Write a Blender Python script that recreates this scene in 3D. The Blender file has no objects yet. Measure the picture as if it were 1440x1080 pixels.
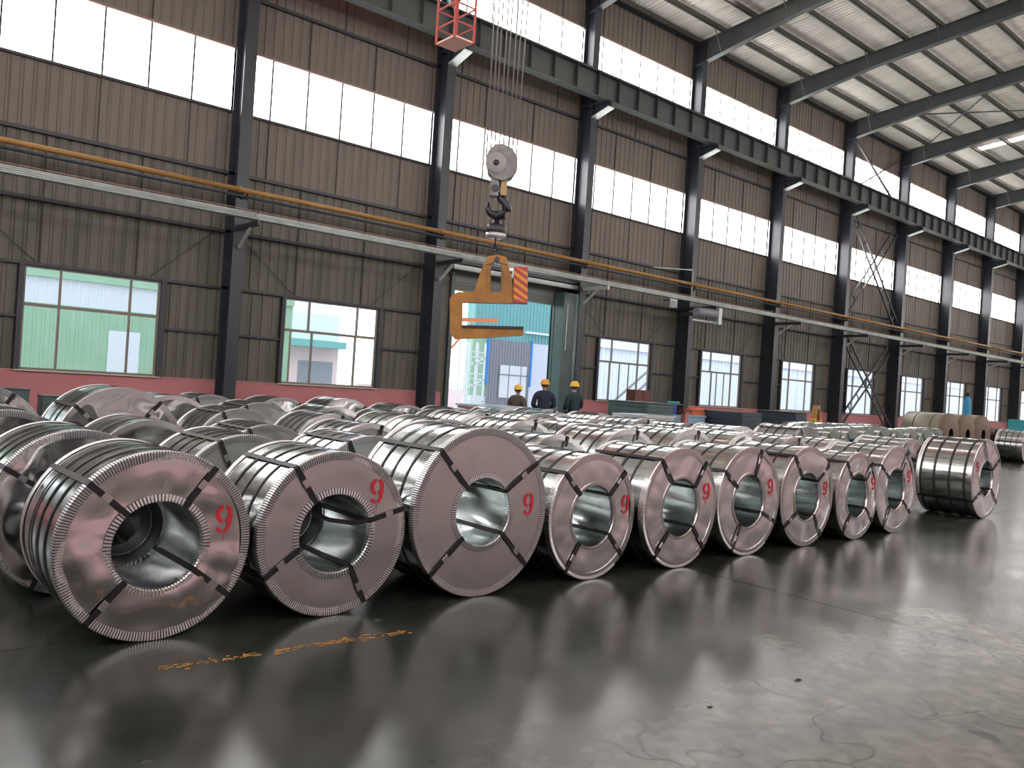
import bpy, math, random
from math import sin, cos, pi, radians as rad
from mathutils import Vector, Matrix, noise
random.seed(7)
sc = bpy.context.scene
col = sc.collection

# ------------------------------------------------------------------ camera
F, YAW, PIT, ROL, EYE = 1150.0, .7058, .0023, .0642, 1.6
cy, sy, cp, sp = cos(YAW), sin(YAW), cos(PIT), sin(PIT)
fwd = Vector((sy*cp, cy*cp, sp)); r0 = Vector((cy, -sy, 0)); u0 = r0.cross(fwd)
rgt = r0*cos(ROL)+u0*sin(ROL); upv = u0*cos(ROL)-r0*sin(ROL)
cd = bpy.data.cameras.new('camera'); cam = bpy.data.objects.new('camera', cd); col.objects.link(cam)
cd.sensor_fit = 'HORIZONTAL'; cd.sensor_width = 36; cd.lens = 36*F/1440; cd.clip_end = 400; cd.clip_start = .05
M = Matrix.Identity(4)
for i in range(3):
    M[i][0] = rgt[i]; M[i][1] = upv[i]; M[i][2] = -fwd[i]
M[2][3] = EYE
cam.matrix_world = M
sc.camera = cam

# ------------------------------------------------------------------ world and exposure
w = bpy.data.worlds.new('overcast_sky'); sc.world = w; w.use_nodes = True
nt = w.node_tree; bg = nt.nodes['Background']
tc = nt.nodes.new('ShaderNodeTexCoord'); sx = nt.nodes.new('ShaderNodeSeparateXYZ'); cr = nt.nodes.new('ShaderNodeValToRGB')
nt.links.new(tc.outputs['Generated'], sx.inputs[0]); nt.links.new(sx.outputs['Z'], cr.inputs[0])
cr.color_ramp.elements[0].position = 0.0; cr.color_ramp.elements[0].color = (.93, .96, 1, 1)
cr.color_ramp.elements[1].position = .8; cr.color_ramp.elements[1].color = (.78, .87, 1, 1)
nt.links.new(cr.outputs[0], bg.inputs[0]); bg.inputs[1].default_value = 3.0
sc.view_settings.view_transform = 'Standard'; sc.view_settings.look = 'None'
sc.view_settings.gamma = 1; sc.view_settings.use_curve_mapping = False
sc.view_settings.exposure = 0.0
PANEL_LIGHT = 8.0      # daylight given off by the translucent panels
SKYLIGHT = 5.0

# ------------------------------------------------------------------ materials
def mat(name, c, rough=.6, metal=0., c2=None, scale=4., bump=0., bscale=30., stretch=None, rough2=None, detail=4., emit=None, es=0., spec=None, coat=0):
    m = bpy.data.materials.new(name); m.use_nodes = True
    n = m.node_tree.nodes; l = m.node_tree.links; b = n['Principled BSDF']
    b.inputs['Base Color'].default_value = (*c, 1); b.inputs['Roughness'].default_value = rough
    b.inputs['Metallic'].default_value = metal
    if spec is not None: b.inputs['Specular IOR Level'].default_value = spec
    if coat: b.inputs['Coat Weight'].default_value = coat; b.inputs['Coat Roughness'].default_value = .1
    if emit: b.inputs['Emission Color'].default_value = (*emit, 1); b.inputs['Emission Strength'].default_value = es
    t = n.new('ShaderNodeTexCoord'); mp = n.new('ShaderNodeMapping'); l.new(t.outputs['Object'], mp.inputs[0])
    if stretch: mp.inputs['Scale'].default_value = stretch
    if c2 or rough2 is not None:
        nz = n.new('ShaderNodeTexNoise'); nz.inputs['Scale'].default_value = scale; nz.inputs['Detail'].default_value = detail
        l.new(mp.outputs[0], nz.inputs['Vector'])
        if c2:
            r = n.new('ShaderNodeValToRGB'); r.color_ramp.elements[0].position = .35; r.color_ramp.elements[1].position = .68
            r.color_ramp.elements[0].color = (*c, 1); r.color_ramp.elements[1].color = (*c2, 1)
            l.new(nz.outputs[0], r.inputs[0]); l.new(r.outputs[0], b.inputs['Base Color'])
        if rough2 is not None:
            mr = n.new('ShaderNodeMapRange'); mr.inputs[1].default_value = .35; mr.inputs[2].default_value = .65
            mr.inputs[3].default_value = rough; mr.inputs[4].default_value = rough2
            l.new(nz.outputs[0], mr.inputs[0]); l.new(mr.outputs[0], b.inputs['Roughness'])
    if bump:
        nb = n.new('ShaderNodeTexNoise'); nb.inputs['Scale'].default_value = bscale; nb.inputs['Detail'].default_value = 3
        bp = n.new('ShaderNodeBump'); bp.inputs['Strength'].default_value = bump; bp.inputs['Distance'].default_value = .01
        l.new(mp.outputs[0], nb.inputs['Vector']); l.new(nb.outputs[0], bp.inputs['Height']); l.new(bp.outputs[0], b.inputs['Normal'])
    return m

SHEET = mat('beige_cladding', (.165, .138, .11), .55, c2=(.125, .105, .084), scale=1.2, stretch=(1, 1, .25))
SHEET_LOW = mat('beige_cladding_grimy', (.135, .122, .10), .6, c2=(.085, .078, .062), scale=1.6, stretch=(1.5, 1, .3))
SEAM = mat('sheet_lap_grime', (.045, .038, .03), .8)
PANEL = mat('translucent_panel', (.85, .85, .85), .6, emit=(1., .975, .965), es=PANEL_LIGHT)
SKYL = mat('roof_light_panel', (.85, .7, .66), .6, emit=(1, .86, .82), es=SKYLIGHT)
STEEL = mat('navy_painted_steel', (.022, .027, .036), .38, c2=(.032, .038, .048), scale=2)
GIRDER = mat('grey_green_steel', (.062, .074, .07), .45, c2=(.05, .058, .057), scale=1.5)
RAFTER = mat('dark_rafter_steel', (.038, .046, .046), .5, c2=(.05, .058, .056), scale=1)
PURLIN = mat('purlin_steel', (.06, .055, .045), .5)  # dark base colour carries the shade of the unlit undersides
ROOF = mat('roof_sheet_white', (.80, .77, .70), .5, c2=(.66, .63, .56), scale=.8, stretch=(1, .3, 1))
GIRT = mat('girt_steel', (.035, .035, .042), .5)
PINK = mat('pink_plaster', (.50, .19, .20), .75, c2=(.44, .16, .175), scale=1.3, bump=.05)
FRAME = mat('window_aluminium', (.20, .17, .14), .45)
SILL = mat('pale_sill', (.5, .45, .38), .6)
YELLOW = mat('yellow_pipe_paint', (.34, .175, .04), .42, c2=(.28, .13, .03), scale=2)
TRAY = mat('galvanised_rail', (.50, .54, .52), .4, .3, c2=(.38, .43, .41), scale=3)
ORANGE = mat('worn_orange_paint', (.38, .165, .02), .45, c2=(.28, .11, .012), scale=5, bump=.05)
REDP = mat('hazard_red', (.42, .04, .04), .5)
YELP = mat('hazard_yellow', (.62, .30, .03), .5)
CAGE = mat('red_crane_paint', (.48, .07, .05), .5)
CAGEF = mat('cage_floor_pink', (.95, .50, .40), .6)
BRIDGE = mat('crane_bridge_red', (.42, .07, .04), .5)
BLOCK = mat('grey_hook_block', (.24, .225, .22), .55, c2=(.17, .16, .155), scale=8)
DARK = mat('oily_black_steel', (.035, .03, .04), .35, .5)
CABLE = mat('wire_rope', (.20, .18, .175), .5, .3)
COIL = mat('galvanised_sheet', (.70, .73, .72), .12, 1., c2=(.62, .65, .65), scale=10, rough2=.19, bump=.03, bscale=4, stretch=(1, .5, 1))
COILW = mat('galvanised_wrap', (.70, .74, .72), .13, 1., c2=(.62, .66, .65), scale=7, rough2=.20, bump=.06, bscale=4, stretch=(1, .5, 1))
FACE = mat('galvanised_face', (.68, .65, .655), .285, 1., c2=(.62, .595, .60), scale=5, rough2=.36, bump=.015, bscale=3)
FACE2 = mat('galvanised_face_bright', (.90, .87, .89), .20, 1., c2=(.85, .82, .84), scale=5, rough2=.26, bump=.02, bscale=3)
FACED = mat('dented_bright_face', (.70, .67, .67), .10, 1., c2=(.66, .63, .63), scale=5, rough2=.16, bump=.02, bscale=3)
FACEB = mat('dull_grey_face', (.52, .53, .51), .30, 1., c2=(.47, .48, .46), scale=4, rough2=.40, bump=.03, bscale=4)
RINGP = mat('plain_ring_steel', (.64, .61, .61), .24, 1.)
RING = mat('crimped_edge_steel', (.84, .82, .83), .36, 1.)
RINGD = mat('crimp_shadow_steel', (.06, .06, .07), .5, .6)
BORE = mat('bore_liner', (.78, .85, .85), .19, 1., c2=(.70, .77, .78), scale=6, rough2=.26, bump=.25, bscale=4, stretch=(1, .6, 1))
STRAP = mat('black_steel_strap', (.010, .008, .011), .45)
BAND = mat('dark_band', (.035, .032, .034), .4, .3)
CLIP = mat('strap_seal', (.55, .53, .53), .25, .9)
RED = mat('red_stencil', (.52, .015, .03), .6)
BROWN = mat('brown_paper_wrap', (.17, .11, .075), .65, c2=(.12, .08, .055), scale=3)
TAN = mat('tan_wrap', (.24, .22, .16), .35, c2=(.19, .175, .12), scale=2, bump=.1)
GRNF = mat('green_grey_wrap', (.25, .29, .25), .5, .3, c2=(.16, .2, .17), scale=5, bump=.2)
PACK = mat('dark_green_panels', (.07, .115, .115), .55, c2=(.05, .09, .09), scale=3)
PACKN = mat('navy_panels', (.025, .04, .055), .5)
PACKL = mat('pack_edge_pale', (.14, .16, .14), .5)
FOIL = mat('pale_film', (.5, .55, .58), .25, .3)
BLUE = mat('blue_machine_paint', (.02, .06, .30), .45)
LBLUE = mat('light_blue_paint', (.30, .42, .55), .5)
CYAN = mat('cyan_tarp', (.03, .30, .52), .5)
TEAL = mat('teal_paint', (.04, .30, .32), .5)
REDO = mat('red_orange_paint', (.50, .12, .05), .5)
MAROON = mat('maroon_cabinet', (.13, .04, .03), .6)
JAMB = mat('dark_green_jamb', (.045, .075, .075), .35, c2=(.06, .095, .095), scale=2)
SHUT = mat('roller_shutter_steel', (.17, .18, .16), .5)
SKIN = mat('skin', (.42, .24, .17), .6)
HAIR = mat('black_hair', (.02, .017, .015), .6)
CLOTH = mat('navy_work_jacket', (.02, .025, .05), .85, bump=.2)
CLOTHB = mat('brown_jacket', (.09, .065, .055), .85, bump=.2)
CLOTHG = mat('dark_teal_jacket', (.015, .035, .045), .85, bump=.2)
TROUS = mat('dark_trousers', (.03, .032, .04), .85)
HELM = mat('yellow_helmet', (.80, .47, .03), .35)
HELMO = mat('orange_yellow_helmet', (.82, .36, .02), .35)
SHOE = mat('black_shoes', (.02, .02, .02), .6)
XGREEN = mat('green_plastic_cladding', (.34, .55, .36), .5, c2=(.40, .60, .42), scale=1)
XWHITE = mat('white_cladding', (.78, .82, .84), .5)
XTEAL = mat('teal_cladding', (.20, .46, .44), .5)
XBLUE = mat('blue_trim', (.05, .28, .75), .5)
XPALE = mat('pale_blue_cladding', (.70, .74, .82), .5)
XPINK = mat('outdoor_pink_wall', (.84, .62, .62), .7)
XGREY = mat('outdoor_grey', (.30, .31, .34), .6)
XROOF = mat('outdoor_roof_grey', (.50, .50, .50), .6)
XCON = mat('outdoor_concrete', (.42, .42, .40), .8)
ORNG = mat('outdoor_orange', (.75, .22, .08), .5)

def floor_material():
    m = bpy.data.materials.new('polished_concrete'); m.use_nodes = True
    n = m.node_tree.nodes; l = m.node_tree.links; b = n['Principled BSDF']
    g = n.new('ShaderNodeNewGeometry')
    def nz(scale, det, vec=None, dist=0):
        t = n.new('ShaderNodeTexNoise'); t.inputs['Scale'].default_value = scale; t.inputs['Detail'].default_value = det
        t.inputs['Distortion'].default_value = dist
        l.new(vec or g.outputs['Position'], t.inputs['Vector']); return t.outputs[0]
    def ramp(f, stops):
        r = n.new('ShaderNodeValToRGB'); e = r.color_ramp.elements
        e[0].position, e[0].color = stops[0][0], (*stops[0][1], 1); e[1].position, e[1].color = stops[-1][0], (*stops[-1][1], 1)
        for p, c in stops[1:-1]:
            k = e.new(p); k.color = (*c, 1)
        l.new(f, r.inputs[0]); return r.outputs[0]
    def mix(f, a, c, mode='MIX'):
        x = n.new('ShaderNodeMix'); x.data_type = 'RGBA'; x.blend_type = mode
        if isinstance(f, float): x.inputs[0].default_value = f
        else: l.new(f, x.inputs[0])
        for s, v in ((6, a), (7, c)):
            if isinstance(v, tuple): x.inputs[s].default_value = (*v, 1)
            else: l.new(v, x.inputs[s])
        return x.outputs[2]
    base = ramp(nz(.55, 7, dist=.4), [(.3, (.095, .10, .088)), (.5, (.145, .143, .128)), (.7, (.20, .188, .168))])
    # floor colour: darker green on the coil side, paler grey towards the aisle
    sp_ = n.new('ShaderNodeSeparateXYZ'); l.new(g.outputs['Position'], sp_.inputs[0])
    # mask with a noisy edge slanting along the coil row
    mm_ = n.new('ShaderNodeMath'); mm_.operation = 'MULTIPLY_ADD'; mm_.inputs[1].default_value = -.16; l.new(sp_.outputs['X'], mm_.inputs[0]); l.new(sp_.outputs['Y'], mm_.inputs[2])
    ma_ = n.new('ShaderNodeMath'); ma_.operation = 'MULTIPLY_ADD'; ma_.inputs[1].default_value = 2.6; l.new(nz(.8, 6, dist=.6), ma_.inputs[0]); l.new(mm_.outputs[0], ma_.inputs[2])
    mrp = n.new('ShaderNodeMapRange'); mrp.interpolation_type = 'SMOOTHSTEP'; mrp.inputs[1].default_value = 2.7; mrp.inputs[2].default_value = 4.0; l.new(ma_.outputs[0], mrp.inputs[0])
    paint = ramp(nz(2.2, 6), [(.35, (.014, .020, .016)), (.7, (.032, .036, .029))])  # darker green tone blended in towards the coils
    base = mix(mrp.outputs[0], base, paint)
    base2 = ramp(nz(1.7, 8, dist=.8), [(.35, (.5, .5, .5)), (.65, (1.15, 1.12, 1.1))])
    c = mix(.65, base, base2, 'MULTIPLY')
    # fine scratches
    mp = n.new('ShaderNodeMapping'); mp.inputs['Rotation'].default_value = (0, 0, .7); mp.inputs['Scale'].default_value = (2, 40, 1)
    l.new(g.outputs['Position'], mp.inputs[0])
    scr = ramp(nz(1.2, 4, mp.outputs[0]), [(.66, (0, 0, 0)), (.76, (1, 1, 1))])
    c = mix(scr, c, mix(.25, c, (.20, .19, .17)))
    # brown-grey stains and fine mottling of the worn concrete
    stn = ramp(nz(.9, 5, dist=.9), [(.56, (0, 0, 0)), (.63, (1, 1, 1))])
    c = mix(mix(.55, (0, 0, 0), stn), c, mix(1.0, c, (.62, .52, .47), 'MULTIPLY'))
    c = mix(.6, c, ramp(nz(9, 8, dist=.3), [(.36, (.62, .62, .62)), (.64, (1.3, 1.3, 1.28))]), 'MULTIPLY')
    # cracks: thin edges of a distorted cell pattern, only in patches
    dn = n.new('ShaderNodeTexNoise'); dn.inputs['Scale'].default_value = 1.6; l.new(g.outputs['Position'], dn.inputs['Vector'])
    va = n.new('ShaderNodeVectorMath'); va.operation = 'ADD'; l.new(g.outputs['Position'], va.inputs[0]); l.new(dn.outputs['Color'], va.inputs[1])
    vo = n.new('ShaderNodeTexVoronoi'); vo.feature = 'DISTANCE_TO_EDGE'; vo.inputs['Scale'].default_value = .9; l.new(va.outputs[0], vo.inputs['Vector'])
    cr1 = ramp(vo.outputs['Distance'], [(.0, (1, 1, 1)), (.013, (0, 0, 0))])
    pm = ramp(nz(.6, 2), [(.46, (0, 0, 0)), (.52, (1, 1, 1))])
    cm = mix(1.0, cr1, pm, 'MULTIPLY')
    c = mix(cm, c, (.02, .018, .016))
    l.new(c, b.inputs['Base Color'])
    rr = n.new('ShaderNodeMapRange'); rr.inputs[1].default_value = .35; rr.inputs[2].default_value = .7; rr.inputs[3].default_value = .20; rr.inputs[4].default_value = .268
    l.new(nz(1.3, 6, dist=.5), rr.inputs[0]); l.new(rr.outputs[0], b.inputs['Roughness'])
    b.inputs['Specular IOR Level'].default_value = .42
    bp = n.new('ShaderNodeBump'); bp.inputs['Strength'].default_value = .10; bp.inputs['Distance'].default_value = .01
    l.new(nz(5, 5), bp.inputs['Height']); l.new(bp.outputs[0], b.inputs['Normal'])
    return m
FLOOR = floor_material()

def glass_material():
    m = bpy.data.materials.new('window_glass'); m.use_nodes = True
    n = m.node_tree.nodes; l = m.node_tree.links; n.remove(n['Principled BSDF'])
    tr = n.new('ShaderNodeBsdfTransparent'); tr.inputs[0].default_value = (.95, .965, .965, 1)
    gl = n.new('ShaderNodeBsdfGlossy'); gl.inputs['Roughness'].default_value = .03
    fr = n.new('ShaderNodeFresnel'); fr.inputs[0].default_value = 1.45
    mx = n.new('ShaderNodeMixShader'); gg = n.new('ShaderNodeNewGeometry'); mth = n.new('ShaderNodeMath'); mth.operation = 'SUBTRACT'; mth.inputs[0].default_value = 1; l.new(gg.outputs['Backfacing'], mth.inputs[1])
    mt2 = n.new('ShaderNodeMath'); mt2.operation = 'MULTIPLY'; l.new(fr.outputs[0], mt2.inputs[0]); l.new(mth.outputs[0], mt2.inputs[1]); l.new(mt2.outputs[0], mx.inputs[0]); l.new(tr.outputs[0], mx.inputs[1]); l.new(gl.outputs[0], mx.inputs[2])
    l.new(mx.outputs[0], n['Material Output'].inputs[0]); return m
GLASS = glass_material()

# ------------------------------------------------------------------ helpers
class MB:
    def __init__(s): s.v = []; s.f = []; s.sm = []
    def add(s, vs, fs, smooth=False):
        o = len(s.v); s.v += [tuple(p) for p in vs]; s.f += [tuple(i+o for i in f) for f in fs]; s.sm += [smooth]*len(fs); return s
    def box(s, x0, x1, y0, y1, z0, z1, rz=0, c=(0, 0)):
        P = [(x, y, z) for z in (z0, z1) for y in (y0, y1) for x in (x0, x1)]
        if rz: P = [(c[0]+(x-c[0])*cos(rz)-(y-c[1])*sin(rz), c[1]+(x-c[0])*sin(rz)+(y-c[1])*cos(rz), z) for x, y, z in P]
        return s.add(P, [(0, 2, 3, 1), (4, 5, 7, 6), (0, 1, 5, 4), (2, 6, 7, 3), (0, 4, 6, 2), (1, 3, 7, 5)])
    def tube(s, pts, r, n=8, cap=True):
        pts = [Vector(p) for p in pts]; vs = []; fs = []
        for i, p in enumerate(pts):
            d = (pts[min(i+1, len(pts)-1)]-pts[max(i-1, 0)]).normalized()
            a = Vector((0, 0, 1)) if abs(d.z) < .9 else Vector((1, 0, 0))
            e1 = d.cross(a).normalized(); e2 = d.cross(e1); rr = r[i] if isinstance(r, (list, tuple)) else r
            vs += [p+e1*rr*cos(2*pi*k/n)+e2*rr*sin(2*pi*k/n) for k in range(n)]
        for i in range(len(pts)-1):
            for k in range(n): fs.append((i*n+k, i*n+(k+1) % n, (i+1)*n+(k+1) % n, (i+1)*n+k))
        s.add(vs, fs, True)
        if cap:
            o = len(s.v)-len(vs); s.f += [tuple(o+n-1-k for k in range(n)), tuple(o+(len(pts)-1)*n+k for k in range(n))]; s.sm += [False, False]
        return s
    def bar(s, a, b, wd, ht, upd=(0, 0, 1)):
        a, b = Vector(a), Vector(b); d = (b-a).normalized(); u = Vector(upd)
        e1 = d.cross(u).normalized(); e2 = e1.cross(d)
        P = [q+e1*sx_*wd/2+e2*sz_*ht/2 for q in (a, b) for sz_ in (-1, 1) for sx_ in (-1, 1)]
        return s.add(P, [(0, 1, 3, 2), (4, 6, 7, 5), (0, 4, 5, 1), (2, 3, 7, 6), (0, 2, 6, 4), (1, 5, 7, 3)])
    def prism(s, poly, y0, y1, axis='y'):
        n = len(poly)
        def P(a, b, t): return {'y': (a, t, b), 'x': (t, a, b), 'z': (a, b, t)}[axis]
        vs = [P(a, b, y0) for a, b in poly]+[P(a, b, y1) for a, b in poly]
        fs = [tuple(range(n)), tuple(reversed(range(n, 2*n)))]+[(i, i+n, (i+1) % n+n, (i+1) % n) for i in range(n)]
        return s.add(vs, fs)
    def lathe(s, prof, n=64, axis='y', c=(0, 0, 0), closed=False, smooth=True):
        vs = []; fs = []; m = len(prof)
        for k in range(n):
            a = 2*pi*k/n
            for r, t in prof:
                if axis == 'y': vs.append((c[0]+r*cos(a), c[1]+t, c[2]+r*sin(a)))
                elif axis == 'z': vs.append((c[0]+r*cos(a), c[1]+r*sin(a), c[2]+t))
                else: vs.append((c[0]+t, c[1]+r*cos(a), c[2]+r*sin(a)))
        for k in range(n):
            for j in range(m if closed else m-1):
                fs.append((k*m+j, k*m+(j+1) % m, ((k+1) % n)*m+(j+1) % m, ((k+1) % n)*m+j))
        return s.add(vs, fs, smooth)
    def mesh(s, name, m):
        me = bpy.data.meshes.new(name); me.from_pydata(s.v, [], s.f); me.materials.append(m)
        me.polygons.foreach_set('use_smooth', s.sm); me.update()
        return me
    def build(s, name, m, parent=None, loc=None):
        return put(name, s.mesh(name, m), parent, loc)
def fix(me):
    import bmesh
    b = bmesh.new(); b.from_mesh(me); bmesh.ops.recalc_face_normals(b, faces=b.faces); b.to_mesh(me); b.free(); return me
def put(name, me, parent=None, loc=None):
    o = bpy.data.objects.new(name, me); col.objects.link(o)
    if parent: o.parent = parent
    if loc: o.location = loc
    return o
def empty(name, loc=(0, 0, 0), rz=0, **k):
    o = bpy.data.objects.new(name, None); o.empty_display_size = .1; col.objects.link(o); o.location = loc; o.rotation_euler = (0, 0, rz); tag(o, **k); return o
def tag(o, label=None, cat=None, group=None, kind=None):
    if label: o['label'] = label
    if cat: o['category'] = cat
    if group: o['group'] = group
    if kind: o['kind'] = kind
    return o
def copy_tree(o, parent=None):
    c = o.copy(); col.objects.link(c); c.parent = parent
    for ch in o.children: copy_tree(ch, c)
    return c
ORD = ['first', 'second', 'third', 'fourth', 'fifth', 'sixth', 'seventh', 'eighth', 'ninth', 'tenth', 'eleventh', 'twelfth', 'thirteenth', 'fourteenth', 'fifteenth', 'sixteenth']

# ------------------------------------------------------------------ layout of the hall
WY = 20.41                      # inner face of the long wall
FY = -4.0                       # inner face of the wall behind the camera
def CX(i): return 7.61+(i-1)*6  # left side of column i
C0, C1 = -2, 16
XA, XB = CX(C0), CX(C1)
zC0, zC1, zA0, zA1, zB0, zB1, zE = 1.28, 3.55, 8.03, 9.58, 12.90, 14.08, 15.45

# floor slabs with recessed joints
fl = empty('floor', kind='structure')
gb = MB().box(XA-1, XB+1, FY-.3, WY-.03, -.3, -.03); gb.build('sub_floor', mat('joint_filler', (.015, .015, .013), .9), fl)
xs = [XA-1]+[6.31+6*k for k in range(-3, 16) if XA < 6.31+6*k < XB]+[XB+1]
ys = [FY-.3, -.93, 5.07, 11.07, WY-.03]
J = .005
for a, b in zip(xs, xs[1:]):
    for c, d in zip(ys, ys[1:]):
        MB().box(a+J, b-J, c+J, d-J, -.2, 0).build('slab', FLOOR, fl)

# corrugated sheets -------------------------------------------------
def corr(wid, h, amp=.028, pitch=.25, y=0.0):
    m = MB(); xs_ = []; n = int(round(wid/pitch)); p = wid/n
    for k in range(n):
        xs_ += [(k*p, 0), (k*p+.62*p, 0), (k*p+.72*p, amp), (k*p+.90*p, amp)]
    xs_.append((wid, 0))
    vs = [(x, y+d, z) for z in (0, h) for x, d in xs_]; q = len(xs_)
    m.add(vs, [(i, i+1, i+1+q, i+q) for i in range(q-1)])
    return m
wall_ = empty('wall_back', kind='structure')
bands = {'low': (zC1, zA0, SHEET_LOW), 'mid': (zA1, zB0, SHEET), 'top': (zB1, zE+.2, SHEET)}
cache = {}
def sheet(kind, x, z0, z1, m, parent, name, wid=1.0, y=WY):
    k = (kind, round(wid, 3), round(z1-z0, 3), m.name)
    if k not in cache: cache[k] = corr(wid, z1-z0).mesh(name, m)
    return put(name, cache[k], parent, (x, y, z0))
NEAR = range(0, 8)
far_sheet = MB(); far_panel = MB(); seam = MB()
def addfar(mb, x0, x1, z0, z1):
    c = corr(x1-x0, z1-z0); mb.add([(x+x0, y+WY, z+z0) for x, y, z in c.v], c.f)
split = 5.75
for i in range(C0, C1):
    x0 = CX(i)
    for nm, (z0, z1, m) in bands.items():
        segs = [(z0, z1)] if nm != 'low' else [(z0, 6.42), (6.42, z1)]
        for (a, b) in segs:
            mm = SHEET if a > 6 else m
            if i in NEAR and not (i == 2 and a < 6):
                for k in range(6): sheet(nm, x0+k, a, b, mm, wall_, 'cladding_sheet')
            elif i == 2 and a < 6:
                for k in range(6): sheet('dr', x0+k, 5.05, b, mm, wall_, 'cladding_sheet')
            else: addfar(far_sheet, x0, x0+6, a, b)
    # lower zone either side of window
    for (a, b) in ((x0, x0+1.70), (x0+4.58, x0+6)):
        if i == 2: continue
        if i in NEAR:
            n = 2
            for k in range(n): sheet('side', a+k*(b-a)/n, zC0-.03, zC1, SHEET_LOW, wall_, 'cladding_sheet', (b-a)/n)
        else: addfar(far_sheet, a, b, zC0-.03, zC1)
    for (z0, z1) in ((zA0, zA1), (zB0, zB1)):
        if i in NEAR or i in (8, 9):
            for k in range(6): sheet('p', x0+k, z0, z1, PANEL, wall_, 'daylight_panel')
        else: addfar(far_panel, x0, x0+6, z0, z1)
tag(far_sheet.build('distant_cladding', SHEET, wall_), kind='stuff')
tag(far_panel.build('distant_daylight_panel', PANEL, wall_), kind='stuff')
# dark lap seams behind the gaps and a weather skin outside
for i in range(0, 10):
    for k in range(0, 7):
        x = CX(i)+k
        if k in (2, 4): seam.box(x-.022, x+.022, WY-.006, WY+.02, (3.6 if i != 2 else 5.1), 6.4)
        if k in (1, 3, 5): seam.box(x-.012, x+.012, WY-.004, WY+.02, 6.45, zA0); 
        if k in (2, 4): seam.box(x-.02, x+.02, WY-.004, WY+.02, zA1, 11.0)
        if k in (1, 3, 5): seam.box(x-.012, x+.012, WY-.004, WY+.02, 11, zB0); seam.box(x-.012, x+.012, WY-.004, WY+.02, zB1, zE)
        seam.box(x-.018, x+.018, WY-.03, WY+.03, zA0, zA1)
        seam.box(x-.012, x+.012, WY-.03, WY+.03, zB0, zB1)
tag(seam.build('lap_seam', SEAM, wall_), kind='stuff')
dr0, dr1 = 14.78, 18.98
sk = MB()
for (a, b) in ((XA, CX(2)), (CX(3), XB)):
    pass
for i in range(C0, C1):
    x0 = CX(i)
    sk.box(x0, x0+6, WY+.05, WY+.08, 5.0 if i == 2 else zC1, zA0); sk.box(x0, x0+6, WY+.05, WY+.08, zA0, zE+.2)
    if i != 2:
        sk.box(x0, x0+1.7, WY+.05, WY+.08, 0, zC1); sk.box(x0+4.58, x0+6, WY+.05, WY+.08, 0, zC1)
sk.build('outer_skin', XPALE, wall_)
# door bay cheeks
MB().box(CX(2), dr0, WY, WY+.06, 0, 5.05).build('door_cheek', SHEET_LOW, wall_)
MB().box(dr1, CX(3)+.01, WY, WY+.06, 0, 5.05).build('door_cheek', SHEET_LOW, wall_)
# pink dado
pk = MB()
pk.box(XA, CX(2)+.9, WY-.06, WY+.2, 0, zC0-.03); pk.box(CX(3), XB, WY-.06, WY+.2, 0, zC0-.03)
pk.build('pink_dado', PINK, wall_)
sl = MB(); sl.box(XA, CX(2)+.9, WY-.075, WY+.1, zC0-.03, zC0); sl.box(CX(3), XB, WY-.075, WY+.1, zC0-.03, zC0); sl.build('dado_cap', mat('pink_cap', (.42, .2, .19), .7), wall_)
# girts
for i in range(C0, C1):
    x0 = CX(i)+.02; x1 = x0+5.96
    for z in (5.0, 6.46, 10.95):
        if i == 2 and z < 6: continue
        MB().box(x0, x1, WY-.10, WY-.002, z-.04, z+.04).build('girt', GIRT, wall_)
    for z, t in ((zA1, .05), (zB1, .05)):
        MB().box(x0, x1, WY-.07, WY-.002, z-.01, z+t).build('panel_head_rail', mat('head_rail', (.22, .15, .12), .6) if 'head_rail' not in bpy.data.materials else bpy.data.materials['head_rail'], wall_)
    for z in (zA0, zB0):
        MB().box(x0, x1, WY-.07, WY-.002, z-.06, z).build('panel_sill_rail', GIRT, wall_)
    if i != 2:
        MB().box(x0, x1, WY-.10, WY-.002, zC1, zC1+.07).build('girt', GIRT, wall_)
        for a, b in ((x0, x0+1.6), (x0+4.68, x1)): MB().box(a, b, WY-.08, WY-.002, 2.40, 2.46).build('girt', GIRT, wall_)
        for xx in (x0+1.60, x0+4.56): MB().box(xx, xx+.10, WY-.12, WY-.002, zC0, zC1).build('window_post', GIRT, wall_)
        if i < 6:
            MB().tube([(x0+.3, WY-.08, 4.98), (x0+1.9, WY-.08, zC1+.07)], .010, 5).build('tie_rod', GIRT, wall_)
            MB().tube([(x1-.2, WY-.08, 4.98), (x1-1.7, WY-.08, zC1+.07)], .010, 5).build('tie_rod', GIRT, wall_)
# upper wall outside eave trim
MB().box(XA, XB, WY-.12, WY+.05, zE, zE+.22).build('eave_beam', STEEL, wall_)

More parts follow.
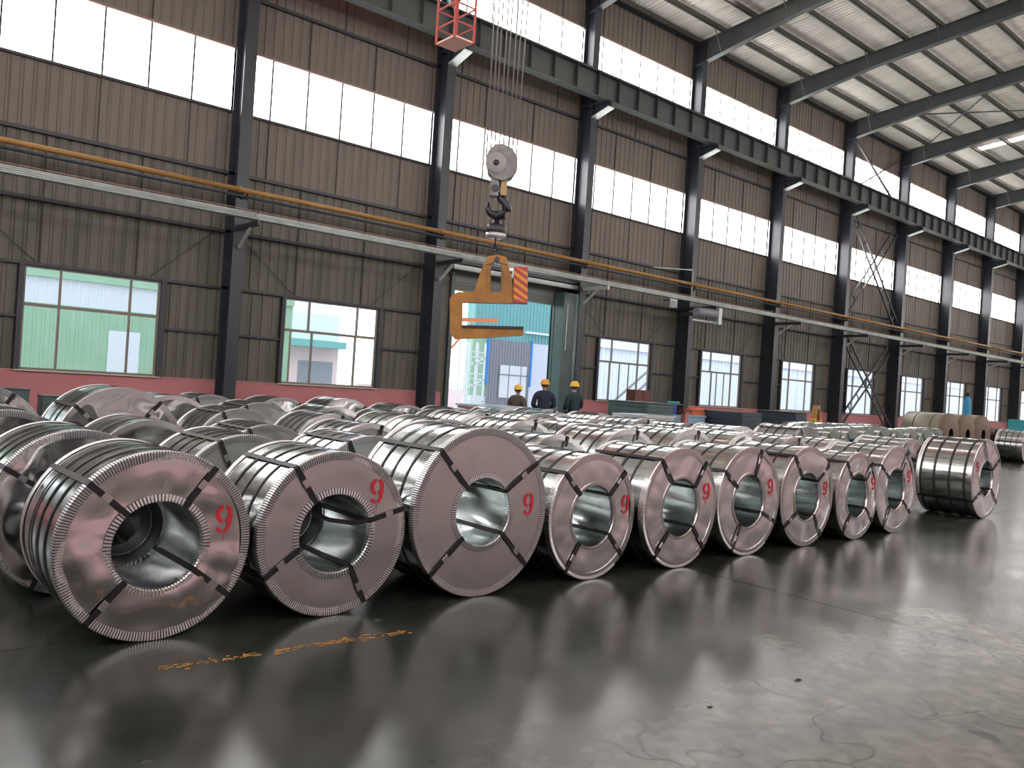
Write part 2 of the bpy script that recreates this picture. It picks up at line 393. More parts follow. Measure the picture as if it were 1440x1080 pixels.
# windows ----------------------------------------------------------
wn = 0
for i in range(C0, C1):
    if i == 2: continue
    wn += 1
    x0 = CX(i)+1.717; x1 = CX(i)+4.566; y = WY-.03
    wr = empty('window_%d' % wn, (x0, y, zC0), kind='structure')
    W = x1-x0; Hh = zC1-zC0; t = .05; d = .06; tz = 1.42; m1, m2 = .255*W, .77*W
    f = MB()
    for a in ((0, W, 0, t), (0, W, Hh-t, Hh)): f.box(a[0], a[1], 0, d, a[2], a[3])
    f.box(0, t, 0, d, t, Hh-t); f.box(W-t, W, 0, d, t, Hh-t)
    f.build('window_frame', FRAME, wr)
    MB().box(t, W-t, -.005, d, tz-.035, tz+.035).build('transom', FRAME, wr)
    for q in (m1, m2): MB().box(q-.025, q+.025, 0, d, tz+.035, Hh-t).build('mullion', FRAME, wr)
    offs = {0: 0, 1: .12, 3: -.05, 4: .1}.get(i, 0)
    for q in (m1+offs, m2-(.0 if i != 1 else .02)): MB().box(q-.025, q+.025, 0, d, t, tz-.035).build('mullion', FRAME, wr)
    if i in (1, 3, 4):
        for q in ((.22,) if i == 1 else (.42*W, .60*W)): MB().box(q, q+.035, .02, d, t, tz-.035).build('sash_stile', FRAME, wr)
    for a, b, c, e in ((t, m1-.025, tz+.035, Hh-t), (m1+.025, m2-.025, tz+.035, Hh-t), (m2+.025, W-t, tz+.035, Hh-t), (t, m1+offs-.025, t, tz-.035), (m1+offs+.025, m2-.045, t, tz-.035), (m2+.025, W-t, t, tz-.035)):
        MB().box(a, b, .028, .032, c, e).build('pane', GLASS, wr)
    MB().box(-.08, W+.08, -.09, .1, -.03, 0).build('window_sill', SILL, wr)

# door bay ----------------------------------------------------------
dr = empty('door_1', (dr0, WY, 0), kind='structure')
def L(mb): return mb
m = MB(); n_ = 14
for k in range(n_):
    z = 4.42+k*.085; m.box(0, dr1-dr0, -.03, -.01, z+.012, z+.07); m.box(0, dr1-dr0, -.012, -.002, z, z+.085)
tag(m.build('shutter_slat', SHUT, dr), kind='stuff')
MB().box(-.3, 5.0, -.40, -.30, 5.02, 5.16).build('shutter_hood_beam', TRAY, dr)
MB().box(-.3, 5.0, -.42, -.02, 5.20, 5.30).build('lintel', GIRT, dr)
for a, b in ((-.14, 0), (dr1-dr0, dr1-dr0+.1)): MB().box(a, b, -.10, .08, 0, 4.9).build('door_jamb', JAMB, dr)
# wide jamb box left of column 3
MB().box(19.0-dr0, 19.5-dr0, -.55, -.10, 0, 4.85).build('jamb_box', JAMB, dr)
MB().box(19.14-dr0, 19.17-dr0, -.57, -.55, 2.9, 4.5).build('guide_strip', TRAY, dr)
m = MB()
for z in (1.35, 2.1, 2.9, 3.7): m.box(19.0-dr0, 19.5-dr0, -.565, -.55, z, z+.035)
m.build('jamb_rib', JAMB, dr)
MB().tube([(19.63-dr0, -.50, 0), (19.63-dr0, -.50, 4.85)], .11, 16).build('round_jamb_post', mat('grey_green_post', (.16, .22, .21), .3), dr)

# columns -----------------------------------------------------------
def column_part(name, x, y0, y1, z0, z1, wd, parent, m):
    # I-section: flange in front, flange at wall, web between
    f = .03
    q = MB().box(0, wd, y0, y0+f, z0, z1); q.build('front_flange', m, parent)
    MB().box(0, wd, y1-f, y1, z0, z1).build('rear_flange', m, parent)
    MB().box(wd/2-.012, wd/2+.012, y0+f, y1-f, z0, z1).build('web', m, parent)
for i in range(C0, C1+1):
    k = i-1
    if 1 <= i <= 9: lb = 'dark steel column with crane bracket, %s column from the left' % ORD[k]
    else: lb = None
    c = empty('steel_column', (CX(i), 0, 0), label=lb or ('dark steel column far down the hall, %s past the ninth' % ORD[i-10] if i > 9 else 'dark steel column outside the left edge, number %s' % ['one','two','three'][i-C0]), cat='column', group='steel columns along the window wall')
    column_part('a', 0, 19.76, 20.34, 0, 11.29, .30, c, STEEL)
    column_part('b', 0, 19.84, 20.34, 11.33, 15.4, .28, c, STEEL)
    MB().box(-.02, .32, 19.70, 20.30, 11.29, 11.33).build('cap_plate', STEEL, c)
    MB().box(-.06, .36, 19.68, 20.33, 0, .03).build('base_plate', STEEL, c)
    b = MB().prism([(19.76, 11.29), (19.0, 11.29), (19.0, 11.12), (19.76, 10.90)], .135, .165, 'x').build('crane_bracket', STEEL, c)
    MB().prism([(19.76, 10.90), (19.0, 11.12), (19.0, 11.09), (19.76, 10.87)], 0, .30, 'x').build('bracket_flange', TRAY, b)  # pale colour stands in for floor light caught on the underside
    MB().box(0, .3, 18.98, 19.76, 11.29, 11.325).build('bracket_top', STEEL, b)
    # rail arm
    if i >= 0:
        a = MB().box(.10, .18, 18.58, 19.76, 4.98, 5.10).build('rail_arm', TRAY if i == 3 else STEEL, c)
        MB().bar((.14, 19.70, 4.55), (.14, 19.05, 4.99), .06, .07).build('arm_strut', TRAY, a)
        MB().tube([(.15, 19.76, 5.75), (.15, 19.55, 5.86)], .02, 6).build('pipe_hanger', YELLOW, c)

# crane runway girders ---------------------------------------------
for i in range(C0, C1):
    k = i-1
    g = empty('crane_runway_girder', (CX(i)+.17, 19.25, 11.33), cat='crane girder', group='crane runway girders on the column brackets',
              label='grey-green stiffened crane girder spanning right of the %s column' % (ORD[k] if k >= 0 else ['unseen third', 'unseen second', 'unseen first'][i-C0]))
    MB().box(0, 5.98, -.17, .17, 0, .03).build('bottom_flange', GIRDER, g)
    MB().box(0, 5.98, -.20, .20, .80, .84).build('top_flange', GIRDER, g)
    MB().box(0, 5.98, -.010, .010, .03, .80).build('web', GIRDER, g)
    for s in range(6): MB().box(.45+s, .47+s, -.15, -.01, .03, .80).build('stiffener', GIRDER, g)
    MB().box(0, 5.98, -.035, .035, .84, .95).build('rail', STEEL, g)

# pipes and rails along the wall ------------------------------------
yp = empty('gas_pipe', (0, 19.55, 5.93), label='long yellow pipe running along the window wall below the upper windows', cat='pipe')
x = XA
while x < XB:
    MB().tube([(x, 0, 0), (min(x+6, XB)-.01, 0, 0)], .062, 12).build('pipe_length', YELLOW, yp)
    MB().tube([(x-.03, 0, 0), (x+.03, 0, 0)], .078, 12).build('pipe_collar', YELLOW, yp); x += 6
MB().tube([(XA, .15, -.12), (XB, .15, -.12)], .035, 8).build('pipe_shadow_strip', STEEL, yp)  # dark tube drawn as the shadow below the yellow pipe
for i in range(0, 12):
    k = i
    t = empty('busbar_rail', (CX(i)+.14 if i else XA, 18.72, 5.10), cat='rail', group='grey conductor rails under the yellow pipe',
              label='grey conductor rail under the yellow pipe, span right of the %s column' % (ORD[k-1] if k else 'off-frame'))
    ln = 5.96 if i else CX(1)+.1-XA
    MB().box(0, ln, -.06, .16, .02, .05).build('top_plate', TRAY, t)
    for q, zz in enumerate((0.0, .04, .08, .12)):
        MB().tube([(0, -.055+.0*q, zz+.03), (ln, -.055, zz+.03)], .017, 6).build('conductor', TRAY, t)
    MB().box(0, ln, .10, .12, .05, .17).build('back_plate', TRAY, t)
    MB().tube([(0, -.08, .20), (ln, -.08, .20)], .008, 5).build('trolley_wire', mat('copper_wire', (.35, .16, .1), .4) if 'copper_wire' not in bpy.data.materials else bpy.data.materials['copper_wire'], t)

# roof ---------------------------------------------------------------
RIDGE = 8.2; SL = .11
def rz_(y): return 15.72+SL*(19.7-y) if y > RIDGE else 15.72+SL*(19.7-RIDGE)-SL*(RIDGE-y)
ce = empty('ceiling', kind='structure')
def roofstrip(x0, x1, ya, yb, amp=.03, pitch=.2):
    m = MB(); n = max(1, int(round((x1-x0)/pitch))); p = (x1-x0)/n; pr_ = []
    for k in range(n): pr_ += [(x0+k*p, 0), (x0+k*p+.6*p, 0), (x0+k*p+.72*p, amp), (x0+k*p+.9*p, amp)]
    pr_.append((x1, 0)); q = len(pr_)
    m.add([(x, y, rz_(y)+.02+d) for y in (ya, yb) for x, d in pr_], [(i, i+q, i+1+q, i+1) for i in range(q-1)])
    return m
sky_x = [11.35, 23.35, 35.1, 46.85, 58.9, 70.9]
x = -16.4
while x < XB:
    x1 = x+1
    near = 14 < x < 75
    hit = [s for s in sky_x if s < x+.5 < s+1.0]
    if hit:
        roofstrip(x+.01, x+.99, WY+.3, 17.85).build('roof_sheet', ROOF, ce)
        s = hit[0]
        xa = max(x+.01, x+.2); xb = xa+.62
        for a, b in ((x+.01, xa), (xb, x+.99)): roofstrip(a, b, 17.85, RIDGE, pitch=.19).build('roof_sheet', ROOF, ce)
        roofstrip(xa, xb, 17.85, RIDGE).build('roof_light', SKYL, ce)
    else: roofstrip(x+.01, x+.99, WY+.3, RIDGE).build('roof_sheet', ROOF, ce)
    x += 1
# slope behind the camera: one sheet per six metres
x = XA
while x < XB:
    roofstrip(x, x+5.2, RIDGE, FY-.3, pitch=.4).build('roof_sheet', ROOF, ce)
    roofstrip(x+5.2, x+6, RIDGE, FY-.3, pitch=.4).build('roof_light', SKYL, ce); x += 6
rc = MB()
for ya, yb in ((WY+.4, RIDGE), (RIDGE, FY-.4)): rc.add([(XA, ya, rz_(ya)+.07), (XB, ya, rz_(ya)+.07), (XB, yb, rz_(yb)+.07), (XA, yb, rz_(yb)+.07), (XA, ya, rz_(ya)+.12), (XB, ya, rz_(ya)+.12), (XB, yb, rz_(yb)+.12), (XA, yb, rz_(yb)+.12)], [(0, 1, 2, 3), (4, 7, 6, 5), (0, 4, 5, 1), (2, 6, 7, 3), (0, 3, 7, 4), (1, 5, 6, 2)])
rc.box(XA, XB, WY+.3, WY+.42, 15.2, 15.85); rc.build('roof_cover', ROOF, ce)
PY = [20.15, 19.05, 17.70, 16.25, 14.87, 13.55, 12.12, 10.75, 9.35]
for y in PY+[2*RIDGE-q for q in PY if 2*RIDGE-q > FY]:
    for i in range(C0, C1):
        z = rz_(y); p = MB()
        p.box(CX(i)+.14, CX(i+1)+.14, y-.012, y+.012, z-.20, z); p.box(CX(i)+.14, CX(i+1)+.14, y-.012, y+.08, z-.20, z-.185)
        p.build('purlin', PURLIN, ce)
for i in range(C0, C1+1):
    r = empty('roof_rafter', (CX(i)+.14, 19.75, 15.2), cat='rafter', group='sloping steel roof rafters',
              label=('dark steel roof rafter springing from the %s column' % ORD[i-1]) if 1 <= i <= 16 else 'dark steel rafter off the left edge, %s' % ['third', 'second', 'first'][i-C0])
    def prof(y): return rz_(y)-.205-15.2
    def bot(y):
        d = .56 if y < 16 else .56+.26*(y-16)/3.75
        return prof(y)-d
    ysr = [20.3, 19.0, 17.5, 16, 12, RIDGE]
    P = [(y-19.75, prof(y)) for y in ysr]; Q = [(y-19.75, bot(y)) for y in ysr]
    for nm, off, hw in (('web', 0, .008),):
        vs = [(sx_*hw, a, b) for sx_ in (-1, 1) for a, b in P+Q]; n = len(P)
        fs = [(j, j+1, n+j+1, n+j) for j in range(n-1)]+[(2*n+j+n, 2*n+n+j+1, 2*n+j+1, 2*n+j) for j in range(n-1)]
        MB().add(vs, fs).build('web', RAFTER, r)
    for nm, LL, t in (('top_flange', P, -.02), ('bottom_flange', Q, -.025)):
        mb = MB()
        for (a, b), (c, d) in zip(LL, LL[1:]):
            mb.add([(-.13, a, b), (.13, a, b), (.13, c, d), (-.13, c, d), (-.13, a, b+t), (.13, a, b+t), (.13, c, d+t), (-.13, c, d+t)], [(0, 1, 2, 3), (7, 6, 5, 4), (0, 4, 5, 1), (2, 6, 7, 3), (1, 5, 6, 2), (3, 7, 4, 0)])
        mb.build(nm, RAFTER, r)
    # far slope
    mb = MB(); mb.bar((0, RIDGE-19.75, prof(RIDGE)-.28), (0, FY-19.75, rz_(FY)-.2-15.2-.28), .2, .56); mb.build('far_slope_beam', RAFTER, r)
    for y in PY[1:8:2]:
        MB().bar((.13, y-19.75, bot(y)+.02), (.62, y-19.75, rz_(y)-.19-15.2), .03, .03).build('fly_brace', RAFTER, r)
        MB().bar((-.13, y-19.75, bot(y)+.02), (-.62, y-19.75, rz_(y)-.19-15.2), .03, .03).build('fly_brace', RAFTER, r)
rb = empty('roof_cross_brace', (38, 16, 15.4), label='thin crossed roof tie rods between the sixth and seventh rafters', cat='brace')
z1 = lambda y: rz_(y)-.3-15.4
MB().tube([(-.2, 2.8, z1(18.8)), (5.4, -2.8, z1(13.2))], .03, 6).build('rod', RAFTER, rb)
MB().tube([(5.3, 2.8, z1(18.8)), (-.2, -2.8, z1(13.2))], .03, 6).build('rod', RAFTER, rb)

FWALL = mat('pale_opposite_cladding', (.62, .54, .53), .6)
PINK2 = mat('pale_pink_plaster', (.84, .58, .60), .75)
# wall behind the camera and end walls --------------------------------
wf = empty('wall_front', kind='structure')
for i in range(C0, C1):
    x0 = CX(i)
    for z0, z1_, m_ in ((1.25, 3.2, FWALL), (5.2, zA0, FWALL), (zA1, zB0, FWALL), (zB1, rz_(FY), FWALL), (zA0, zA1, PANEL), (zB0, zB1, PANEL), (3.2, 5.2, FWALL)):
        if m_ is PANEL and i % 1 == 0:
            q = corr(5.7, z1_-z0, pitch=.5); MB().add([(x0+x_, FY-y_, z_+z0) for x_, y_, z_ in q.v], [tuple(reversed(f_)) for f_ in q.f]).build('daylight_panel', m_, wf)
        else: MB().box(x0, x0+6, FY-.05, FY, z0, z1_).build('cladding_sheet', m_, wf)
    MB().box(x0+5.7, x0+6, FY-.1, FY+.1, 0, 15.4).build('steel_stanchion', STEEL, wf)
MB().box(XA, XB, FY-.2, FY+.03, 0, 1.25).build('pink_dado', PINK2, wf)
for nm, xx, s in (('wall_left', XA, -1), ('wall_right', XB, 1)):
    e = empty(nm, kind='structure')
    MB().box(min(xx, xx+.1*s), max(xx, xx+.1*s), FY-.2, WY+.2, 1.25, 17.2).build('cladding_sheet', SHEET, e)
    MB().box(min(xx, xx+.15*s), max(xx, xx+.15*s), FY-.2, WY+.2, 0, 1.25).build('pink_dado', PINK, e)
    for z in (zA0, zB0): MB().box(min(xx, xx-.03*s), max(xx, xx-.03*s), FY+.5, WY-.5, z, z+1.5).build('daylight_panel', PANEL, e)

# lattice wall bracing --------------------------------------------------
xa, xb = CX(6)+.5, CX(7)-.1
def lattice(name, label, p, q, gap, yy, rungs, parent_label_cat='brace'):
    e = empty(name, (p[0], yy, p[1]), label=label, cat='brace', group='lattice braces of the sixth bay')
    a = Vector((0, 0, 0)); b = Vector((q[0]-p[0], 0, q[1]-p[1])); n = Vector((-b.z, 0, b.x)).normalized()*gap
    MB().bar(a, b, .07, .07, (0, 1, 0)).build('chord', GIRT, e); MB().bar(a+n, b+n, .07, .07, (0, 1, 0)).build('chord', GIRT, e)
    for k in range(1, rungs):
        t = k/rungs; MB().bar(a.lerp(b, t), a.lerp(b, t)+n, .04, .04, (0, 1, 0)).build('rung', GIRT, e)
lattice('wall_brace', 'lower lattice brace falling to the right beside the yellow hook', (xa-.2, 4.9), (xb+.1, .1), .42, 19.95, 7)
lattice('wall_brace', 'lower lattice brace rising to the right between the dark columns', (xa-.2, .1), (xb-.2, 4.6), .42, 20.12, 7)
lattice('wall_brace', 'upper lattice brace falling to the right across the lit panels', (xa-.2, 11.0), (xb+.1, 5.6), .45, 19.95, 8)
lattice('wall_brace', 'upper lattice brace rising to the right across the lit panels', (xa-.2, 5.6), (xb-.2, 10.9), .45, 20.12, 8)
e = empty('wall_tie', (xa, 20.1, 12), label='pair of crossed ties in front of the top lit panels', cat='brace')
MB().bar((-.2, 0, 2.9), (5.2, 0, .2), .08, .08, (0, 1, 0)).build('tie', GIRT, e); MB().bar((-.2, .1, .1), (5.2, .1, 2.9), .06, .06, (0, 1, 0)).build('tie', GIRT, e)

# ------------------------------------------------------------------ overhead crane
br = empty('crane_bridge', (10.4, 0, 12.3), label='red overhead crane bridge across the hall with trolley', cat='crane')
for xx in (-1.05, .65): MB().box(xx, xx+.4, FY+.6, 19.2, .0, 1.1).build('bridge_girder', BRIDGE, br)
MB().box(-1.8, 1.8, 19.0, 19.4, .0, .35).build('end_carriage', BRIDGE, br)
MB().box(-1.0, 1.0, 11.6, 13.4, 1.1, 1.35).build('trolley', BRIDGE, br)
MB().tube([(-.6, 12.5, 1.2), (.6, 12.5, 1.2)], .28, 20).build('rope_drum', DARK, br)
cg = empty('crane_cage', (10.31, 14.77, 9.0), label='small red maintenance cage hanging under the crane, pale pink floor', cat='crane cage')
MB().box(-.26, .26, -.34, .34, 0, .04).build('cage_floor', CAGEF, cg)
for a, b in ((-.26, -.34), (.26, -.34), (.26, .34), (-.26, .34)): MB().box(a-.02, a+.02, b-.02, b+.02, 0, 3.3).build('corner_post', CAGE, cg)
for z in (.35, .75, 1.15, 1.9, 2.6):
    for p, q in (((-.26, -.34), (.26, -.34)), ((.26, -.34), (.26, .34)), ((.26, .34), (-.26, .34)), ((-.26, .34), (-.26, -.34))):
        MB().bar((*p, z), (*q, z), .03, .03).build('guard_rail', CAGE, cg)
MB().bar((-.26, .34, 1.9), (.26, .34, .75), .03, .03).build('diagonal', CAGE, cg)
MB().box(.12, .24, .18, .32, 1.15, 1.8).build('control_box', mat('pale_box', (.6, .62, .62), .5), cg)

# hook block, hook and C-hook: local x runs along the hook's arm
U = 16/1150.0
HY = -YAW+.03
hb = empty('hook_block', (10.0, 12.48, 5.89), HY, label='grey pulley block with black lifting hook hanging on wire ropes', cat='hook block')
def px(x, y, x0=705, y0=233): return ((x-x0)*U, -(y-y0)*U)
m = MB(); pts = [(-.30, .05), (-.27, .22), (-.14, .36), (.02, .38), (.20, .30), (.31, .14), (.32, -.05), (.22, -.24), (.05, -.33), (-.12, -.30), (-.25, -.18)]
for yy in (-.16, .12): MB().prism(pts, yy, yy+.04).build('side_plate', BLOCK, hb)
for yy in (-.09, .0, ): MB().lathe([(.05, yy), (.27, yy), (.24, yy+.03), (.27, yy+.06), (.05, yy+.06)], 24, closed=True).build('sheave', DARK, hb)
MB().lathe([(.0, -.185), (.19, -.185), (.21, -.16), (.21, -.155)], 28, c=(-.10, 0, .0)).build('sheave_cover', mat('cover_grey', (.30, .28, .27), .5), hb)
MB().lathe([(.0, -.20), (.05, -.20), (.06, -.185)], 16, c=(-.10, 0, .0)).build('axle_cap', DARK, hb)
MB().box(-.19, -.02, -.11, .12, -.62, -.25).build('hook_yoke', BLOCK, hb)
MB().box(.02, .14, -.10, .11, -.60, -.25).build('hook_yoke', mat('ochre_plate', (.38, .25, .1), .5), hb)
MB().tube([(-.09, -.13, -.48), (-.09, .13, -.48)], .07, 14).build('yoke_pin', DARK, hb)
hp = [(.0, -.55), (.03, -.68), (.14, -.80), (.17, -.95), (.10, -1.08), (-.04, -1.12), (-.16, -1.05), (-.21, -.92), (-.20, -.80)]
MB().tube([(a, 0, b) for a, b in [(p_[0], -.55+(p_[1]+.55)*.78) for p_ in hp]], [.07, .075, .085, .10, .10, .095, .075, .055, .02], 12).build('hook', DARK, hb)
for k, (xt, xb_) in enumerate(((-.30, -.30), (-.22, -.22), (-.15, -.15), (-.05, -.06), (.02, .02), (.12, .12), (.20, .20), (.30, .28))):
    MB().tube([(xt*1.2, (-.05 if k % 2 else .05), 6.35), (xb_, (-.05 if k % 2 else .05), .12)], .015, 6).build('wire_rope', CABLE, hb)

ch = empty('hook_swivel', (10.0, 12.48, 4.80), HY, label='round black swivel with chain shackle hanging from the lifting hook', cat='swivel')
MB().tube([(-.04, 0, .19), (-.04, 0, -.06)], .03, 10).build('eye_rod', DARK, ch)
MB().lathe([(0, .02), (.05, .03), (.07, -.06), (.17, -.08), (.19, -.12), (.19, -.24), (.17, -.27), (0, -.27)], 24, 'z', (-.02, 0, 0)).build('swivel_body', DARK, ch)
MB().lathe([(.17, -.27), (.20, -.25), (.20, -.31), (.12, -.35), (0, -.35)], 24, 'z', (-.02, 0, 0)).build('swivel_plate', mat('bright_rim', (.7, .68, .66), .3, .6), ch)
for k, z in enumerate((-.42, -.54, -.66)):
    a = [(0.05*cos(t)*(1 if k % 2 else 0), 0.05*cos(t)*(0 if k % 2 else 1), z+.08*sin(t)) for t in [2*pi*j/12 for j in range(13)]]
    MB().tube([(p[0]-.02, p[1], p[2]) for p in a], .02, 6, False).build('chain_link', DARK, ch)

# C-hook in pixels of its own plane, origin at (690,470)
hk = empty('coil_c_hook', (10.01, 12.49, 2.58), HY, label='orange steel C-shaped coil hook with red and yellow striped counterweight', cat='lifting hook')
def q(x, y):  # undo camera roll about origin
    a, b = (x-690)*U, -(y-470)*U
    c_, s_ = cos(ROL), sin(ROL)
    return (a*c_-b*s_, a*s_+b*c_)
outer = [(633, 421), (637, 415), (645, 411.5), (668, 411), (722, 412), (723, 427), (651, 425.5), (650, 459), (736, 461), (736, 471.5), (690, 474.5), (640, 477), (634, 470)]
body = [q(*p) for p in outer]
MB().prism(body, -.11, .11).build('c_frame', ORANGE, hk)
rim = MB()
for a, b in zip(body, body[1:]+body[:1]): rim.bar((a[0], 0, a[1]), (b[0], 0, b[1]), .30, .02, (0, 1, 0))
MB().add([(x_, y_*1.0, z_) for x_, y_, z_ in MB().box(0, 1, -.13, .13, -.015, .015).v], []).v
rb_ = MB()
p0, p1 = q(650, 459.5), q(736, 461.5)
MB().bar((p0[0], 0, p0[1]), (p1[0], 0, p1[1]), .28, .05).build('saddle_pad', DARK, hk)
lug1 = [q(*p) for p in ((667, 412), (672, 395), (681, 370), (688, 361), (697, 360), (691, 372), (690, 412))]
lug2 = [q(*p) for p in ((705, 412), (705, 372), (698, 360), (707, 361), (713, 371), (719, 385), (722, 412))]
MB().prism(lug1, -.07, .07).build('lifting_lug', ORANGE, hk); MB().prism(lug2, -.07, .07).build('lifting_lug', ORANGE, hk)
MB().prism([q(*p) for p in ((683, 373), (686, 361), (700, 359), (712, 362), (715, 373), (706, 371), (698, 368), (692, 371))], -.10, .10).build('lug_head', ORANGE, hk)
pp = q(699, 366); MB().tube([(pp[0], -.14, pp[1]), (pp[0], .14, pp[1])], .05, 12).build('lug_pin', DARK, hk)
for xx in (687.5, 708.5):
    a = q(xx, 376); b = q(xx, 424); MB().bar((a[0], 0, a[1]), (b[0], 0, b[1]), .25, .03, (1, 0, 0)).build('web_rib', ORANGE, hk)
cw = [q(*p) for p in ((723, 376), (742, 377), (741.5, 427), (722, 426))]
c_ = MB().prism(cw, -.17, .17).build('counterweight', REDP, hk)
def lerp2(t, s): return [cw[0][k]*(1-t)*(1-s)+cw[1][k]*t*(1-s)+cw[3][k]*(1-t)*s+cw[2][k]*t*s for k in (0, 1)]
for s in (-.10, .12, .34, .56, .78):
    pl = []
    for t, o in ((0, 0), (1, .26), (1, .36), (0, .10)): pl.append(lerp2(t, min(1, max(0, s+o))))
    MB().prism(pl, -.174, -.1705).build('yellow_stripe', YELP, c_)
a = q(721, 378); MB().prism([q(*p) for p in ((716, 377), (724, 377), (724, 388), (721, 388), (721, 381), (716, 381))], -.03, .03).build('hanger_plate', CLIP, hk)

# ------------------------------------------------------------------ coils
def pleats(R, w_in, N, y0=-.006, lip=.05, outer=True, frac=.58):
    """crimped edge protector: separate raised teeth on face and round the rim"""
    m = MB(); sgn = -1 if outer else 1
    for k in range(N):
        a0 = 2*pi*k/N; a1 = a0+2*pi/N*frac
        P = []
        for a in (a0, a1):
            for rr, yy in ((R+sgn*w_in, y0+.003), (R+sgn*.006, y0-.003), (R, y0+.004), (R, lip)):
                P.append((rr*cos(a), yy, rr*sin(a)))
        for a, h in ((a0, 1), (a1, 1)):
            for rr, yy in ((R+sgn*w_in, y0+.010), (R+sgn*.006, y0+.008)):
                P.append((rr*cos(a), yy, rr*sin(a)))
        m.add(P, [(0, 4, 5, 1), (1, 5, 6, 2), (2, 6, 7, 3), (0, 1, 9, 8), (4, 10, 11, 5)])
    return m
def ringbase(R, w_in, lip=.05, outer=True, y0=-.001):
    s = -1 if outer else 1
    return MB().lathe([(R+s*w_in, y0), (R+s*.004, y0), (R-(.002 if outer else -.002), y0+.004), (R-(.002 if outer else -.002), lip)], 96)
def facedisp(x_, z_, R, r, amp, seed, warp=2.3):
    off = Vector((seed*7.3, seed*3.1, 0)); rho = math.hypot(x_, z_); a = math.atan2(z_, x_); t = min(1, max(0, (rho-r)/(R-r))); e = sin(pi*t)**.7 if 0 < t < 1 else 0
    d = noise.noise(Vector((x_*warp, z_*warp, seed))+off)+.45*noise.noise(Vector((x_*6, z_*6, seed+4))+off)
    d2 = abs(noise.noise(Vector((cos(a)*2.2, sin(a)*2.2, seed+9))))*.8
    return amp*e*(d-d2*.5)
def facemesh(R, r, amp, seed, n=128, m_=16, warp=2.3):
    mb = MB(); vs = []
    for j in range(m_+1):
        rr = r+(R-r)*j/m_
        for k in range(n):
            a = 2*pi*k/n; x_, z_ = rr*cos(a), rr*sin(a)
            vs.append((x_, facedisp(x_, z_, R, r, amp, seed, warp), z_))
    fs = [(j*n+k, j*n+(k+1) % n, (j+1)*n+(k+1) % n, (j+1)*n+k) for j in range(m_) for k in range(n)]
    return mb.add(vs, fs, True)
def ribbon(pts, wv, nrm, th=.0022):
    """pts: centre line, wv: half-width vector per point, nrm: outward normal per point"""
    vs = []
    for p, w_, n_ in zip(pts, wv, nrm):
        p, w_, n_ = Vector(p), Vector(w_), Vector(n_)
        vs += [p-w_, p+w_, p+w_+n_*th, p-w_+n_*th]
    fs = []
    for i in range(len(pts)-1):
        o = 4*i
        for j in range(4): fs.append((o+j, o+(j+1) % 4, o+4+(j+1) % 4, o+4+j))
    fs += [(0, 3, 2, 1), (4*len(pts)-4, 4*len(pts)-3, 4*len(pts)-2, 4*len(pts)-1)]
    return MB().add(vs, fs)
def stencil(cx_, cz_, h, y=-.012, lean=0):
    m = MB()
    def strip(A_, B_):
        vs = []
        for p, q_ in zip(A_, B_):
            for t in (p, q_): vs.append((cx_+h*t[0], y, cz_+h*(t[1]-.5)))
        m.add(vs, [(2*k, 2*k+1, 2*k+3, 2*k+2) for k in range(len(A_)-1)])
    strip([(.05, 1.), (.17, .96), (.26, .86), (.30, .70), (.29, .47), (.25, .26), (.16, .10), (.04, .01)], [(.05, .86), (.10, .83), (.13, .77), (.145, .68), (.14, .46), (.12, .31), (.09, .20), (.04, .14)])
    strip([(.15, .46), (.10, .39), (.05, .36)], [(.14, .60), (.11, .53), (.05, .49)])
    strip([(-.05, 1.), (-.17, .96), (-.26, .85), (-.30, .68), (-.27, .51), (-.18, .40), (-.05, .36)], [(-.05, .86), (-.10, .83), (-.135, .77), (-.145, .68), (-.135, .59), (-.10, .52), (-.05, .49)])
    strip([(-.04, .01), (-.17, .05), (-.29, .17)], [(-.04, .14), (-.11, .155), (-.18, .24)])
    m.add([(cx_-.006*h, y, cz_-.5*h), (cx_+.022*h, y, cz_-.5*h), (cx_+.012*h, y, cz_-.72*h), (cx_+.004*h, y, cz_-.72*h)], [(0, 1, 2, 3)])
    me = m; n = len(me.v); me.v += [(a, b+.002, c) for a, b, c in me.v]; me.f += [tuple(i+n for i in reversed(f)) for f in me.f]; me.sm += [False]*(len(me.f)-len(me.sm))
    return me
